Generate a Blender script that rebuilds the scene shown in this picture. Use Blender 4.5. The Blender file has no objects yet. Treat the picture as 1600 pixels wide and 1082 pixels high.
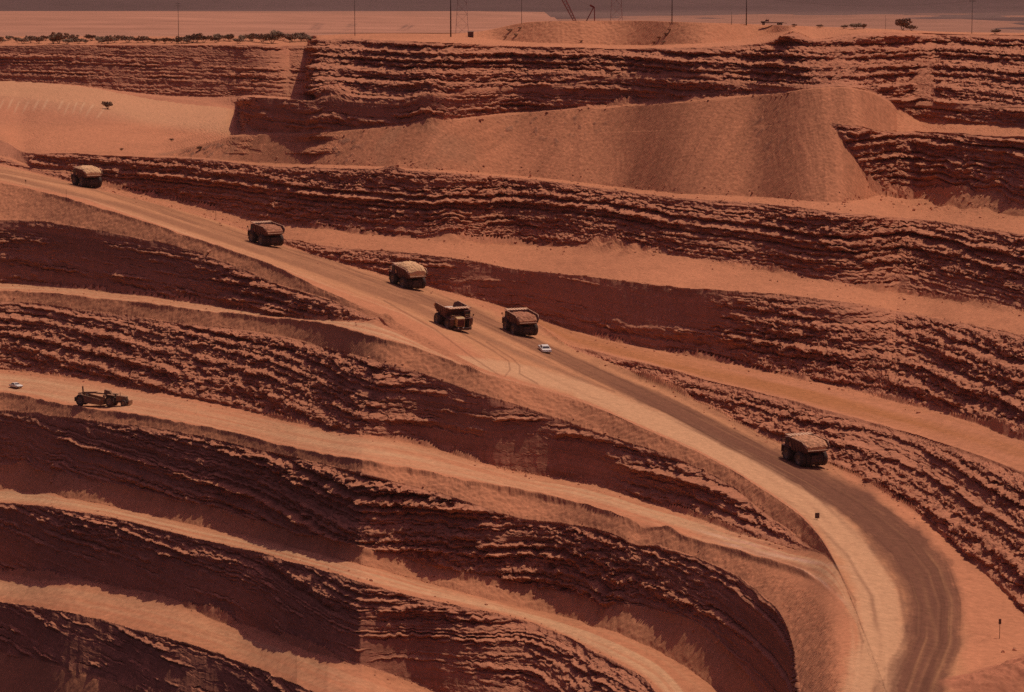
import bpy, bmesh, math, random
import numpy as np
from mathutils import Vector, Matrix
random.seed(7)
R = math.radians
scene = bpy.context.scene
COL = scene.collection

# light and air
SUN_EL, SUN_AZ, SUN_S, SUN_C = 66.0, 47.0, 2.75, (1.0, .90, .73)
SKY_S, SKY_TINT = 0.09, (.62, .39, .55, 1)
HAZE_C, HAZE_D = (.38, .235, .20, 1), 4.0e-5
EXPO = 0.0
DENOISE = False

# ------------------------------------------------------------------ survey of the pit
# The pit is described by break lines (crests and toes of the benches), ordered from the far
# rim to the near floor; each strip between two lines gets its own ground slope, which turns
# the sight lines into real distances and levels.
F = 4400.0; YH = -40.0; HC = 50.0
PITCH = math.atan2(541 - YH, F)
CP, SP = math.cos(PITCH), math.sin(PITCH)
def tdep(y):
    yc = -(np.asarray(y, float) - 541) / F
    return -(-SP + yc * CP) / (CP + yc * SP)
def fwd(y):
    return CP - (np.asarray(y, float) - 541) / F * SP
L = [
 ('P0', [(-350,58),(12,58),(480,58),(520,55),(600,53),(700,54),(740,54),(790,41),(815,34),(1000,33),(1060,35),(1160,38),(1240,41),(1320,44),(1400,47),(1480,51),(1600,53),(1950,56)]),
 ('P1', [(-350,59),(480,59),(520,56),(700,56),(740,57),(800,66),(900,69),(960,71),(1010,71),(1100,68),(1170,60),(1240,48),(1320,46),(1400,49),(1480,52),(1600,54),(1950,57)]),
 ('P2', [(-350,72),(12,71),(200,70),(300,70),(480,71),(486,70),(494,62),(500,61),(550,60),(600,63),(700,67),(800,72),(900,74),(960,76),(1060,75),(1170,70),(1200,66),(1240,54),(1270,62),(1330,53),(1370,49.5),(1480,53),(1600,55),(1950,58)]),
 ('PB', [(-350,127),(12,129),(100,132),(200,144),(280,151),(340,152),(374,150.5),(385,149.5),(420,151),(484,156),(490,157),(496,63),(510,62),(550,61),(600,64),(700,68),(800,73),(900,75),(960,77),(1060,76),(1170,71),(1200,67),(1240,55),(1270,63),(1330,54),(1370,50.5),(1480,54),(1600,56),(1950,59)]),
 ('P3', [(-350,128),(12,130),(100,133),(200,147),(300,157),(374,166),(379,158),(385,151),(420,153),(500,158),(560,160),(620,163),(680,158),(740,141),(830,138),(920,128),(960,122),(1060,118),(1100,118),(1130,126),(1170,134),(1215,140),(1262,138),(1310,135),(1350,140),(1392,160),(1400,164),(1450,165),(1600,168),(1950,176)]),
 ('P4', [(-350,132),(12,134),(100,139),(200,153),(300,164),(374,174),(379,188),(390,196),(405,207),(500,208),(540,202),(620,196),(700,188),(800,175),(900,170),(1000,158),(1080,155),(1170,149),(1215,145),(1262,139),(1310,136),(1350,141),(1392,161),(1400,168),(1420,180),(1440,190),(1500,193),(1590,198),(1950,210)]),
 ('D0', [(-350,191),(0,210),(35,233),(250,238),(300,229),(380,212),(440,210),(500,209),(560,203),(700,189),(800,178),(900,172),(1000,165),(1100,158),(1170,151),(1215,147),(1262,140),(1310,137),(1350,142),(1392,162),(1400,169),(1420,181),(1440,191),(1500,194),(1590,199),(1950,211)]),
 ('D1', [(-350,193),(0,212),(35,234),(250,239),(300,233),(400,226),(700,216),(1000,205),(1200,196),(1290,192),(1297,193),(1355,199),(1370,204),(1450,207),(1590,215),(1950,236)]),
 ('D2', [(-350,194),(0,213),(35,235),(250,240),(300,234),(400,227),(700,217),(1000,206),(1200,197),(1290,193),(1297,195),(1310,210),(1322,226),(1340,254),(1352,275),(1368,294),(1390,303),(1420,308),(1480,303),(1520,304),(1590,317),(1950,360)]),
 ('D3', [(-350,196),(0,215),(35,236),(100,237),(200,243),(300,246),(400,255),(560,259),(700,267),(800,274),(900,284),(1000,297),(1100,305),(1200,308),(1290,318),(1340,314),(1368,306),(1390,311),(1450,322),(1500,330),(1590,338),(1950,390)]),
 ('C0', [(-350,198),(0,217),(12,223),(35,238),(60,240),(100,239),(200,245),(330,248),(400,260),(500,262),(600,264),(700,270),(800,277),(900,288),(1000,303),(1100,312),(1200,318),(1300,331),(1350,335),(1400,339),(1500,351),(1590,365),(1950,420)]),
 ('C1', [(-350,226),(0,243),(12,246),(35,253),(60,264),(105,266),(165,292),(260,308),(300,318),(380,338),(400,344),(500,355),(600,368),(690,375),(800,380),(900,386),(940,381),(990,390),(1050,400),(1130,412),(1200,424),(1290,441),(1380,455),(1480,467),(1590,486),(1950,550)]),
 ('B0', [(-350,228),(0,245),(12,248),(35,257),(60,266),(105,268),(165,296),(300,330),(380,354),(440,372),(500,382),(540,390),(600,391),(650,396),(740,407),(800,421),(900,429),(1000,443),(1100,452),(1180,457),(1250,463),(1350,476),(1400,485),(1480,500),(1590,522),(1950,600)]),
 ('B1', [(-350,229),(0,255),(12,258),(60,271),(105,283),(165,298),(230,313),(330,341),(385,359),(440,380),(480,397),(560,419),(600,428),(660,446),(720,463),(800,482),(850,499),(900,517),(930,525),(1000,541),(1100,559),(1200,581),(1300,601),(1400,626),(1500,652),(1590,682),(1950,800)]),
 ('O1', [(-350,230),(0,256),(12,259),(60,272),(105,284),(165,299),(230,314),(330,342),(385,360),(440,381),(480,398),(560,420),(600,429),(660,447),(720,464),(800,484),(850,515),(880,540),(893,544),(920,549),(950,555),(1000,566),(1100,594),(1200,618),(1300,645),(1400,672),(1500,703),(1590,735),(1950,870)]),
 ('R1', [(-350,231),(0,257),(12,260),(60,273),(105,285),(165,300),(230,315),(330,343),(385,361),(440,382),(480,399),(560,421),(600,430),(660,448),(720,465),(800,485),(850,516),(880,541),(893,546),(950,570),(1000,592),(1100,635),(1150,660),(1200,685),(1290,724),(1340,747),(1400,781),(1440,806),(1500,862),(1560,916),(1590,946),(1700,1040),(1950,1230)]),
 ('R2', [(-350,252),(12,286),(100,310),(200,339),(260,358),(330,383),(400,406),(480,440),(520,461),(570,480),(640,513),(700,547),(750,577),(800,593),(900,621),(1000,664),(1100,708),(1200,767),(1260,810),(1290,848),(1310,885),(1330,930),(1360,1010),(1400,1110),(1500,1260),(1950,1420)]),
 ('F0', [(-350,342),(12,344),(60,345),(130,355),(190,367),(245,377),(285,387),(330,400),(380,421),(420,441),(470,454),(520,468),(568,489),(640,528),(700,559),(750,580),(800,594),(900,622),(1000,665),(1100,709),(1200,768),(1260,811),(1290,849),(1310,886),(1330,931),(1360,1011),(1400,1111),(1500,1261),(1950,1421)]),
 ('F1', [(-350,440),(12,442),(100,448),(200,458),(300,471),(400,488),(480,498),(540,501),(568,497),(585,500),(640,527),(700,559),(750,581),(800,595),(900,623),(1000,666),(1100,710),(1200,769),(1260,812),(1290,850),(1310,887),(1330,932),(1360,1012),(1400,1112),(1500,1262),(1950,1422)]),
 ('A1', [(-350,448),(12,456),(150,466),(250,478),(400,497),(520,509),(560,524),(650,544),(700,562),(750,582),(800,596),(900,624),(1000,667),(1100,711),(1200,770),(1260,813),(1290,851),(1310,888),(1330,933),(1360,1013),(1400,1113),(1500,1263),(1950,1423)]),
 ('G0', [(-350,466),(12,471),(60,474),(100,481),(200,492),(280,505),(380,515),(440,524),(520,545),(600,567),(650,579),(700,597),(770,622),(800,629),(850,646),(920,671),(980,692),(1020,703),(1060,717),(1100,736),(1150,764),(1190,798),(1240,832),(1272,857),(1295,866),(1310,890),(1330,935),(1360,1015),(1400,1115),(1500,1265),(1950,1425)]),
 ('G1', [(-350,560),(12,578),(100,588),(200,605),(300,622),(400,645),(500,668),(600,683),(660,693),(700,705),(745,721),(800,736),(900,752),(950,763),(1000,780),(1080,803),(1150,830),(1200,845),(1240,857),(1272,862),(1295,870),(1310,892),(1330,937),(1360,1017),(1400,1117),(1500,1267),(1950,1427)]),
 ('S1', [(-350,598),(12,616),(130,640),(210,650),(300,665),(400,688),(500,710),(600,728),(700,746),(800,767),(900,788),(1000,817),(1040,830),(1100,848),(1200,879),(1290,912),(1330,960),(1360,1030),(1400,1125),(1500,1270),(1950,1430)]),
 ('H0', [(-350,628),(12,641),(60,646),(130,657),(200,663),(250,669),(300,679),(400,702),(480,719),(560,737),(620,752),(680,768),(740,785),(800,808),(880,818),(950,832),(1000,852),(1050,858),(1100,875),(1150,898),(1190,928),(1220,960),(1238,1000),(1248,1040),(1255,1090),(1262,1200),(1272,1320),(1300,1400),(1500,1430),(1950,1440)]),
 ('H1', [(-350,725),(12,730),(60,738),(120,749),(200,764),(250,778),(310,790),(380,812),(440,830),(490,840),(545,855),(590,865),(650,880),(720,897),(790,912),(840,923),(895,935),(940,945),(980,950),(1010,956),(1050,964),(1080,973),(1120,999),(1160,1041),(1190,1084),(1215,1150),(1245,1300),(1275,1402),(1500,1440),(1950,1450)]),
 ('T1', [(-350,758),(12,766),(100,776),(200,796),(300,820),(400,840),(500,864),(600,891),(700,919),(800,946),(900,968),(1000,1004),(1080,1048),(1130,1086),(1190,1200),(1230,1320),(1260,1410),(1500,1450),(1950,1460)]),
 ('I0', [(-350,776),(12,785),(60,789),(100,794),(200,814),(300,840),(400,862),(480,882),(560,906),(640,931),(700,943),(760,955),(820,968),(870,988),(920,1012),(970,1037),(1010,1062),(1030,1078),(1060,1130),(1100,1240),(1150,1380),(1250,1430),(1500,1460),(1950,1470)]),
 ('I1', [(-350,880),(12,894),(100,905),(200,923),(260,935),(300,949),(400,986),(480,1011),(550,1036),(620,1061),(675,1077),(720,1102),(800,1180),(900,1300),(1000,1400),(1250,1450),(1500,1470),(1950,1480)]),
 ('J0', [(-350,925),(12,940),(60,948),(150,966),(250,993),(320,1013),(380,1036),(430,1056),(460,1070),(520,1092),(600,1130),(700,1220),(800,1320),(900,1420),(1250,1470),(1500,1480),(1950,1490)]),
 ('J1', [(-350,985),(12,1021),(60,1034),(130,1052),(200,1073),(250,1090),(400,1150),(600,1270),(700,1380),(800,1440),(1250,1490),(1500,1500),(1950,1510)]),
 ('Z', [(-350,1500),(1950,1530)]),
]
NAMES = [l[0] for l in L]
SL = {
 'P0': [(-350,1),(740,1),(800,28),(1100,28),(1200,10),(1300,1),(1950,1)],
 'P1': [(-350,1.2)],
 'P2': [(-350,47),(487,47),(494,44),(1950,44)],
 'PB': [(-350,36),(480,36),(490,44),(700,42),(1100,40),(1260,32),(1950,30)],
 'P3': [(-350,60),(374,60),(380,76),(700,70),(1250,66),(1395,66),(1950,70)],
 'P4': [(-350,3.5),(300,4.5),(400,8),(1200,8),(1300,10),(1400,8),(1950,3)],
 'D0': [(-350,6),(250,6),(300,15),(400,30),(600,31),(1280,31),(1395,29),(1430,6),(1950,3)],
 'D1': [(-350,6),(250,6),(300,15),(400,30),(600,31),(1294,31),(1300,63),(1480,63),(1600,68),(1950,68)],
 'D2': [(-350,6),(250,6),(300,15),(400,30),(600,31),(1330,31),(1390,25),(1950,22)],
 'D3': [(-350,6),(250,6),(400,3),(1950,2)],
 'C0': [(-350,25),(30,25),(60,58),(300,60),(600,57),(1000,49),(1400,50),(1950,52)],
 'C1': [(-350,5),(400,8),(700,6),(900,5),(1950,4)],
 'B0': [(-350,32),(160,32),(440,40),(600,54),(700,70),(1120,69),(1230,41),(1950,37)],
 'B1': [(-350,1),(1950,2)],
 'O1': [(-350,10),(893,35),(1000,44),(1250,41),(1400,34),(1950,31)],
 'R1': [(-350,-1),(1300,0),(1950,0)],
 'R2': [(-350,20),(12,22),(100,28),(200,28),(570,28),(600,10),(1950,8)],
 'F0': [(-350,62),(500,58),(1950,30)],
 'F1': [(-350,1),(1950,1)],
 'A1': [(-350,29),(560,29),(1290,27),(1310,15),(1950,10)],
 'G0': [(-350,54),(400,50),(600,56),(900,64),(1200,58),(1290,30),(1950,20)],
 'G1': [(-350,1),(1950,2)],
 'S1': [(-350,29),(1060,27),(1150,14),(1220,4),(1270,0.5),(1950,0)],
 'H0': [(-350,62),(400,60),(700,52),(900,55),(1100,60),(1250,66),(1950,60)],
 'H1': [(-350,30)],
 'T1': [(-350,1)],
 'I0': [(-350,62)],
 'I1': [(-350,6)],
 'J0': [(-350,60)],
 'J1': [(-350,40)],
}
ZREF = [(-350,77),(12,82),(135,86.5),(400,96.5),(635,106),(812,115.5),(1000,122),(1258,131),(1440,135),(1590,138),(1950,142)]
def li(xs, pts):
    p = np.array(pts, float)
    return np.interp(xs, p[:, 0], p[:, 1])
TARGET={'F0':[(-350,-67),(200,-65),(350,-62),(500,-58.5),(570,-57.5)],'G0':[(-350,-85),(200,-83),(350,-80.5),(450,-79.5),(600,-80.5),(700,-84),(800,-87),(900,-90),(1000,-90.5),(1100,-89),(1200,-86),(1290,-82)],
'H0':[(-350,-114.5),(150,-113.5),(330,-109.5),(450,-107),(600,-104),(700,-106),(800,-109),(900,-112),(1000,-114),(1150,-117)],'I0':[(-350,-142),(150,-140),(400,-134),(600,-128),(1000,-145)]}
FARD={'PB':[(-350,1690),(0,1665),(200,1595),(374,1548),(487,1516)]}
JUMPY=('PB','P2','P3','P4','D0','D1','D2')
def pchip(x,pts):
    p=np.array(pts,float); X=p[:,0]; Yv=p[:,1]
    if len(X)<3: return np.interp(x,X,Yv)
    h=np.diff(X); d=np.diff(Yv)/h; m=np.zeros(len(X)); m[0]=d[0]; m[-1]=d[-1]
    for i in range(1,len(X)-1):
        if d[i-1]*d[i]>0:
            w1=2*h[i]+h[i-1]; w2=h[i]+2*h[i-1]; m[i]=(w1+w2)/(w1/d[i-1]+w2/d[i])
    xc=np.clip(x,X[0],X[-1]); i=np.clip(np.searchsorted(X,xc,side='right')-1,0,len(X)-2); t=(xc-X[i])/h[i]
    return (2*t**3-3*t**2+1)*Yv[i]+(t**3-2*t**2+t)*h[i]*m[i]+(-2*t**3+3*t**2)*Yv[i+1]+(t**3-t**2)*h[i]*m[i+1]
def gsm(v,sig):
    n=int(3*sig); k=np.exp(-.5*(np.arange(-n,n+1)/sig)**2); k/=k.sum()
    return np.convolve(np.pad(v,n,mode='edge'),k,mode='valid')
XF=np.arange(-350,1951,2.0)
def _solve(CPH=None):
    n=len(L); r=NAMES.index('R1')
    Y=[]
    for l in L:
        y0=pchip(XF,l[1])
        if l[0] in JUMPY:
            a=gsm(y0,2.0)
            if l[0] in ('P4','D0','D1','D2'): w=np.clip((XF-520)/60,0,1)*np.clip((1235-XF)/50,0,1); a=a+(gsm(y0,18.0)-a)*w
            Y.append(a); continue
        a=gsm(y0,5.0); b=gsm(y0,16.0); c=np.clip((XF-(1230 if l[0] in ('D3','C0','C1','B0','B1') else 760))/200,0,1)
        if l[0] in ('D3','C0','C1','B0','B1','O1'): c=np.maximum(c,np.clip((190-XF)/60,0,1))
        Y.append(b+(a-b)*c)
    Y=np.array(Y)
    Y=np.maximum.accumulate(Y+np.arange(n)[:,None]*.02,axis=0)
    M={}
    for i,nm in enumerate(NAMES[:-1]):
        v=np.array(SL[nm],float); a=gsm(np.interp(XF,v[:,0],v[:,1]),4.0 if nm in ('P2','PB','P3','D0','D1','D2','C0') else 20.0)
        if i>=NAMES.index('D3'): a=2+(a-2)*np.clip((Y[i+1]-Y[i]-1.4)/4,0,1)
        M[nm]=np.tan(np.radians(a))*(CPH[i] if CPH is not None and nm in ('P2','PB','P3','D1','C0','B0','O1','F0','G0','H0','I0','J0') else 1)
    H=np.zeros_like(Y); D=np.zeros_like(Y)
    H[r]=gsm(pchip(XF,ZREF),30.); D[r]=H[r]/tdep(Y[r])
    for k in range(r-1,-1,-1):
        m=M[NAMES[k]]; t=tdep(Y[k]); dl=(H[k+1]-t*D[k+1])/(m+t); D[k]=D[k+1]+dl
        if NAMES[k]=='PB':
            fd=np.interp(XF,*np.array(FARD['PB'],float).T); w=1/(1+np.exp(np.clip((XF-490)/1.2,-60,60))); D[k]=D[k]*(1-w)+fd*w
        if NAMES[k] in ('P3','P4'):
            fd=np.interp(XF,*np.array(FARD['PB'],float).T)-(24 if NAMES[k]=='P4' else 15); w=1/(1+np.exp(np.clip((XF-377)/1.2,-60,60))); D[k]=D[k]*(1-w)+fd*w
        H[k]=t*D[k]
    for k in range(r+1,n):
        nm=NAMES[k-1]; m=M[nm]; t=tdep(Y[k])
        if nm in TARGET:
            th=HC-np.interp(XF,*np.array(TARGET[nm],float).T); db=th/t
            mm=(th-H[k-1])/np.maximum(D[k-1]-db,.3); thick=np.clip((Y[k]-Y[k-1]-8)/25,0,1)
            c_=CPH[k-1] if CPH is not None else 1; mm=np.clip(np.degrees(np.arctan(np.clip(mm/c_,.3,9))),40,66); a0=np.degrees(np.arctan(m/c_)); m=c_*np.tan(np.radians(gsm(a0+(mm-a0)*thick,25.)))
        dl=(t*D[k-1]-H[k-1])/(m+t); D[k]=D[k-1]-dl; H[k]=H[k-1]+m*dl
    return Y,D,H
def _obliq(Y,D):
    X=(XF-800)/F*D; out=[]
    for k in range(len(Y)):
        dx=np.gradient(gsm(X[k],12.)); dd=np.gradient(gsm(D[k],12.)); c=dx/np.hypot(dx,dd); out.append(np.clip(gsm(np.clip(c,.2,1),15.),.45,1))
    return np.array(out)
PROF=_solve()
for _i in range(2):
    _o=_obliq(PROF[0],PROF[1]); PROF=_solve(_o)
def profiles(xs):
    return tuple(np.array([np.interp(xs,XF,row) for row in A]) for A in PROF)
def seg_point(Yc, Dc, Hc, y):
    k = np.clip(np.searchsorted(Yc, y, side='right') - 1, 0, len(Yc) - 2)
    t = tdep(y); d0, d1, h0, h1 = Dc[k], Dc[k + 1], Hc[k], Hc[k + 1]
    den = t * (d1 - d0) - (h1 - h0)
    s = np.where(np.abs(den) > 1e-9, (h0 - t * d0) / np.where(np.abs(den) > 1e-9, den, 1), 0)
    s = np.clip(s, 0, 1)
    return k, s, d0 + s * (d1 - d0), h0 + s * (h1 - h0)
def at(x, y):
    """ground point seen along the sight line (x, y) of the survey"""
    Y, D, H = profiles(np.array([float(x)]))
    k, s, d, h = seg_point(Y[:, 0], D[:, 0], H[:, 0], np.array([float(y)]))
    return Vector(((x - 800) / F / float(fwd(y)) * float(d[0]), float(d[0]), HC - float(h[0])))
def at_d(x, y, d):
    """point at forward distance d on the sight line (x, y)"""
    return Vector(((x - 800) / F / float(fwd(y)) * d, d, HC - float(tdep(y)) * d))

# ------------------------------------------------------------------ noise
def _hash(ix, iy, iz, seed):
    h = (ix.astype(np.int64) * 374761393 + iy.astype(np.int64) * 668265263 + iz.astype(np.int64) * 2147483647 + seed * 974634777) & 0xFFFFFFFF
    h = ((h ^ (h >> 13)) * 1274126177) & 0xFFFFFFFF
    h = ((h ^ (h >> 15)) * 2246822519) & 0xFFFFFFFF
    return ((h ^ (h >> 16)) & 0xFFFF).astype(np.float32) / 65535.0
def vnoise(x, y, z=None, seed=0):
    x = np.asarray(x, np.float32); y = np.broadcast_to(np.asarray(y, np.float32), x.shape)
    x0 = np.floor(x); y0 = np.floor(y); fx = x - x0; fy = y - y0
    fx = fx * fx * (3 - 2 * fx); fy = fy * fy * (3 - 2 * fy)
    def plane(zi):
        a = _hash(x0, y0, zi, seed); b = _hash(x0 + 1, y0, zi, seed)
        c = _hash(x0, y0 + 1, zi, seed); d = _hash(x0 + 1, y0 + 1, zi, seed)
        return (a + (b - a) * fx) * (1 - fy) + (c + (d - c) * fx) * fy
    if z is None:
        return plane(np.zeros_like(x0)) * 2 - 1
    z = np.broadcast_to(np.asarray(z, np.float32), x.shape); z0 = np.floor(z); fz = z - z0; fz = fz * fz * (3 - 2 * fz)
    return (plane(z0) * (1 - fz) + plane(z0 + 1) * fz) * 2 - 1
def fbm(x, y, z=None, octaves=4, seed=0, gain=0.5):
    a = 1.0; tot = 0; s = 0; f = 1.0
    for o in range(octaves):
        s = s + a * vnoise(np.asarray(x) * f, np.asarray(y) * f, None if z is None else np.asarray(z) * f, seed + o * 17)
        tot += a; a *= gain; f *= 2.03
    return s / tot
def sstep(a, b, x):
    t = np.clip((x - a) / (b - a), 0, 1)
    return t * t * (3 - 2 * t)

# ------------------------------------------------------------------ terrain grid
STEP = 1.35
xs = np.arange(-350, 1951, STEP)
NX, NR = len(xs), 1040
YB = 1260.0
PY, PD, PH = profiles(xs)
vv = np.linspace(0, 1, NR)
yg = PY[0][None, :] + 0.03 + (YB - PY[0][None, :]) * vv[:, None]      # rows x columns
xg = np.broadcast_to(xs[None, :], yg.shape)
win = np.exp(-((xg - 378) / 22) ** 2) + np.exp(-((xg - 492) / 26) ** 2)
jit = np.where(xg > 430, 20, 11) * fbm(yg * np.where(xg > 430, .085, .05), xg * .012, octaves=4, seed=2, gain=.6) + 9 * np.where(xg > 430, np.clip((yg - 62) / 90, 0, 1) - .25, 0)
cidx = np.clip(np.round((xg + jit * win * (yg < 240) - xs[0]) / STEP), 0, NX - 1).astype(np.int32)
K = np.zeros((NR, NX), np.int32) - 1
for l_ in range(len(L)): K += (PY[l_][cidx] <= yg)
K = np.clip(K, 0, len(L) - 2)
tg = tdep(yg); d0, d1, h0, h1 = PD[K, cidx], PD[K + 1, cidx], PH[K, cidx], PH[K + 1, cidx]
den = tg * (d1 - d0) - (h1 - h0); ok_ = np.abs(den) > 1e-9
S = np.clip(np.where(ok_, (h0 - tg * d0) / np.where(ok_, den, 1), 0), 0, 1)
DD = d0 + S * (d1 - d0); HH = DD * tg
del d0, d1, h0, h1, den, ok_
X = (xg - 800) / F / fwd(yg) * DD
Yw = DD.copy(); Z = HC - HH
SEG = {n: i for i, n in enumerate(NAMES)}
def isseg(*n):
    m = np.zeros(K.shape, bool)
    for q in n: m |= (K == SEG[q])
    return m
WALLS = ['P2', 'PB', 'P3', 'D1', 'C0', 'B0', 'O1', 'F0', 'G0', 'H0', 'I0', 'J0']
BANKS = ['P0', 'D0', 'D2', 'R2', 'A1', 'S1', 'H1', 'J1']
ROADS = ['B1', 'F1', 'G1', 'T1']
wall = isseg(*WALLS) & ~(isseg('D1') & (xg < 1298)); bank = isseg(*BANKS)
# D0/D2 left of the dump are open ground
def seglen(k):  # height of each wall per column
    return np.abs(PH[k + 1] - PH[k])
hgt = np.stack([seglen(i) for i in range(len(NAMES) - 1)])
hseg = hgt[K, np.arange(NX)[None, :]]
edge = np.minimum(S, 1 - S) * hseg            # metres of height from the nearest crest or toe
wfade = np.where(wall, sstep(0.0, 1.6, edge), 0)
# how strongly each wall breaks into ledges, along x
LEDGE = {
 'P2': [(-350, .5), (480, .5), (500, .9), (1300, .9), (1950, .8)],
 'PB': [(-350, .55), (480, .55), (500, .9), (1300, .9), (1950, .8)],
 'P3': [(-350, .5), (370, .4), (400, .05), (620, .25), (760, .6), (1250, .5), (1390, .6), (1950, .5)],
 'D1': [(-350, .3), (1300, .9), (1500, .85), (1600, .6), (1950, .5)],
 'C0': [(-350, 0), (30, 0), (60, .75), (100, .8), (500, .85), (1300, .9), (1950, .85)],
 'B0': [(-350, .8), (500, .8), (660, .5), (720, .12), (1080, .12), (1200, .9), (1950, .9)],
 'O1': [(-350, .3), (900, .8), (1950, .9)],
 'F0': [(-350, .2), (150, .15), (330, .3), (400, .8), (1950, .8)],
 'G0': [(-350, .75), (400, .9), (580, .85), (660, .4), (700, .14), (920, .14), (1000, .65), (1950, .6)],
 'H0': [(-350, .05), (120, .15), (300, .6), (420, .9), (960, .9), (1080, .5), (1180, .1), (1950, .0)],
 'I0': [(-350, .0), (60, .05), (150, .3), (400, .15), (560, .4), (900, .3), (1950, .2)],
 'J0': [(-350, .0), (350, .15), (1950, .2)],
}
led = np.zeros(K.shape, np.float32)
for n, p in LEDGE.items():
    led = np.where(K == SEG[n], li(xs, p)[None, :], led)
TOPROCK = {'D1': .35, 'I0': .45, 'J0': .25, 'B0': -.25, 'F0': .1, 'H0': .1, 'G0': .2}
for n, a_ in TOPROCK.items():
    led = np.where(K == SEG[n], led + a_ * (0.5 - S) * 2 * np.where(led < .6, 1, .4), led)
led = np.clip(led, 0, 1)
RUBBLE = {
 'P2': [(-350, .2), (480, .2), (500, .5), (1950, .6)], 'PB': [(-350, .2), (480, .2), (500, .5), (1950, .6)], 'P3': [(-350, .2), (600, .2), (760, .5), (1950, .5)],
 'D1': [(-350, 0), (1290, .7), (1450, .6), (1600, .3), (1950, .3)], 'C0': [(-350, 0), (40, 0), (70, .6), (1950, .7)],
 'B0': [(-350, .3), (160, .6), (500, .9), (660, .5), (720, .06), (1100, .06), (1220, .95), (1950, 1)], 'O1': [(-350, .3), (900, .8), (1950, 1)],
 'F0': [(-350, .15), (330, .3), (400, .9), (1950, .9)], 'G0': [(-350, .5), (300, .7), (580, .7), (680, .05), (920, .05), (1000, .5), (1950, .5)],
 'H0': [(-350, .08), (200, .3), (330, .6), (960, .8), (1100, .4), (1180, .1), (1950, .1)], 'I0': [(-350, .06), (100, .1), (300, .2), (900, .3), (1950, .3)], 'J0': [(-350, .05), (1950, .2)],
}
rub0 = np.zeros(K.shape, np.float32)
for n, p in RUBBLE.items():
    rub0 = np.where(K == SEG[n], li(xs, p)[None, :], rub0)
thick0 = (PY[1:] - PY[:-1])[K, cidx]
# unit horizontal direction from the face towards the pit (towards the viewer's side)
rr = np.hypot(X, Yw); ux, uy = -X / rr, -Yw / rr
LX = (xs[None, :] - 800) / F * PD
tx_ = np.stack([gsm(np.gradient(r_), 14.0) for r_ in LX]); ty_ = np.stack([gsm(np.gradient(r_), 14.0) for r_ in PD])
tl_ = np.maximum(np.hypot(tx_, ty_), 1e-6); fx_, fy_ = ty_ / tl_, -tx_ / tl_            # towards the pit, across each break line
fl_ = fy_ > -.35; fx_ = np.where(fl_, np.sign(fx_) * .937, fx_); fy_ = np.where(fl_, -.35, fy_)
wob_ = wall & (thick0 > 4); ux = np.where(wob_, fx_[K, cidx], ux); uy = np.where(wob_, fy_[K, cidx], uy)
far = np.clip(rr / 600.0, 0.8, 2.0)
u = np.arctan2(X, Yw) * rr                     # distance along the face
warp = 2.4 * fbm(u * 0.006, Yw * 0.003, octaves=2, seed=3) + 0.35 * fbm(u * 0.16, Z * 0.08, octaves=3, seed=9) + .28 * vnoise(u * .9, Z * .4, seed=10)
zz = Z + warp + 0.012 * u
def saw(c, f):
    ph = c - np.floor(c)
    return np.where(ph > 1 - f, 1 - 2 * (ph - (1 - f)) / f, 2 * ph / (1 - f) - 1)
def lay(lam, f, seed, fu, jag):
    # layers of uneven thickness that come and go along the face
    c = (zz + jag * fbm(u * .33, Z * .1, octaves=3, seed=seed + 5)) / lam + 0.45 * vnoise(zz / lam * 0.8, u * 0.004, seed=seed)
    T = 0.40 - 0.80 * led
    m = sstep(-0.14, 0.14, fbm(u * fu, np.floor(c) * 3.71 + 0.35 * zz / lam, octaves=5, seed=seed + 1, gain=.68) - T)
    hard = _hash(np.floor(c), np.floor(c) * 0, np.floor(c) * 0, seed + 9)
    k_ = .15 + 1.25 * hard ** 1.3
    return saw(c, f) * m * k_, m * k_
big = np.where(isseg('P2', 'PB'), 1.0, 0.0) * (xg > 480)
s1, m1 = lay(5.2, 0.42, 21, .022, .6); s2, m2 = lay(2.2, 0.46, 31, .036, .4); s3, m3 = lay(1.0, 0.48, 41, .05, .22)
lfar = np.where((xg < 490) & isseg('PB'), 1.6, 1.0)
var = 1 + .55 * fbm(u * .08, zz * .2, octaves=3, seed=55)
offs = wfade * (1.10 * s1 * lfar * var + 0.85 * s2 * var + 0.42 * s3)
offs += wfade * big * 0.8 * s1
patch = fbm(u * .028, zz * .16, octaves=4, seed=57)
rub = np.clip(.6 * m1 + .6 * m2 + .3 * m3, 0, 1) * wfade
n1 = fbm(u * 0.22, Z * 0.3, Yw * 0.2, octaves=3, seed=51)
n2 = fbm(u * 0.5, Z * 1.2, Yw * 0.4, octaves=3, seed=61)
n2b = vnoise(u * 1.3, Z * 2.3, Yw * 1.1, seed=63)
bil = 1 - np.abs(fbm(u * 0.34, Z * 0.5, Yw * 0.25, octaves=2, seed=71)) * 3          # lumpy blocks
offs += wfade * (0.12 + 0.45 * rub) * n1 + rub * (0.62 * n2 + 0.50 * bil + .26 * n2b)
offs += wfade * (1 - rub) * (0.07 * n2 + 0.12 * vnoise(u * 0.55, Z * 0.06, seed=75) + .08 * vnoise(u * 1.6, Z * .12, seed=76))      # shovel teeth marks
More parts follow.
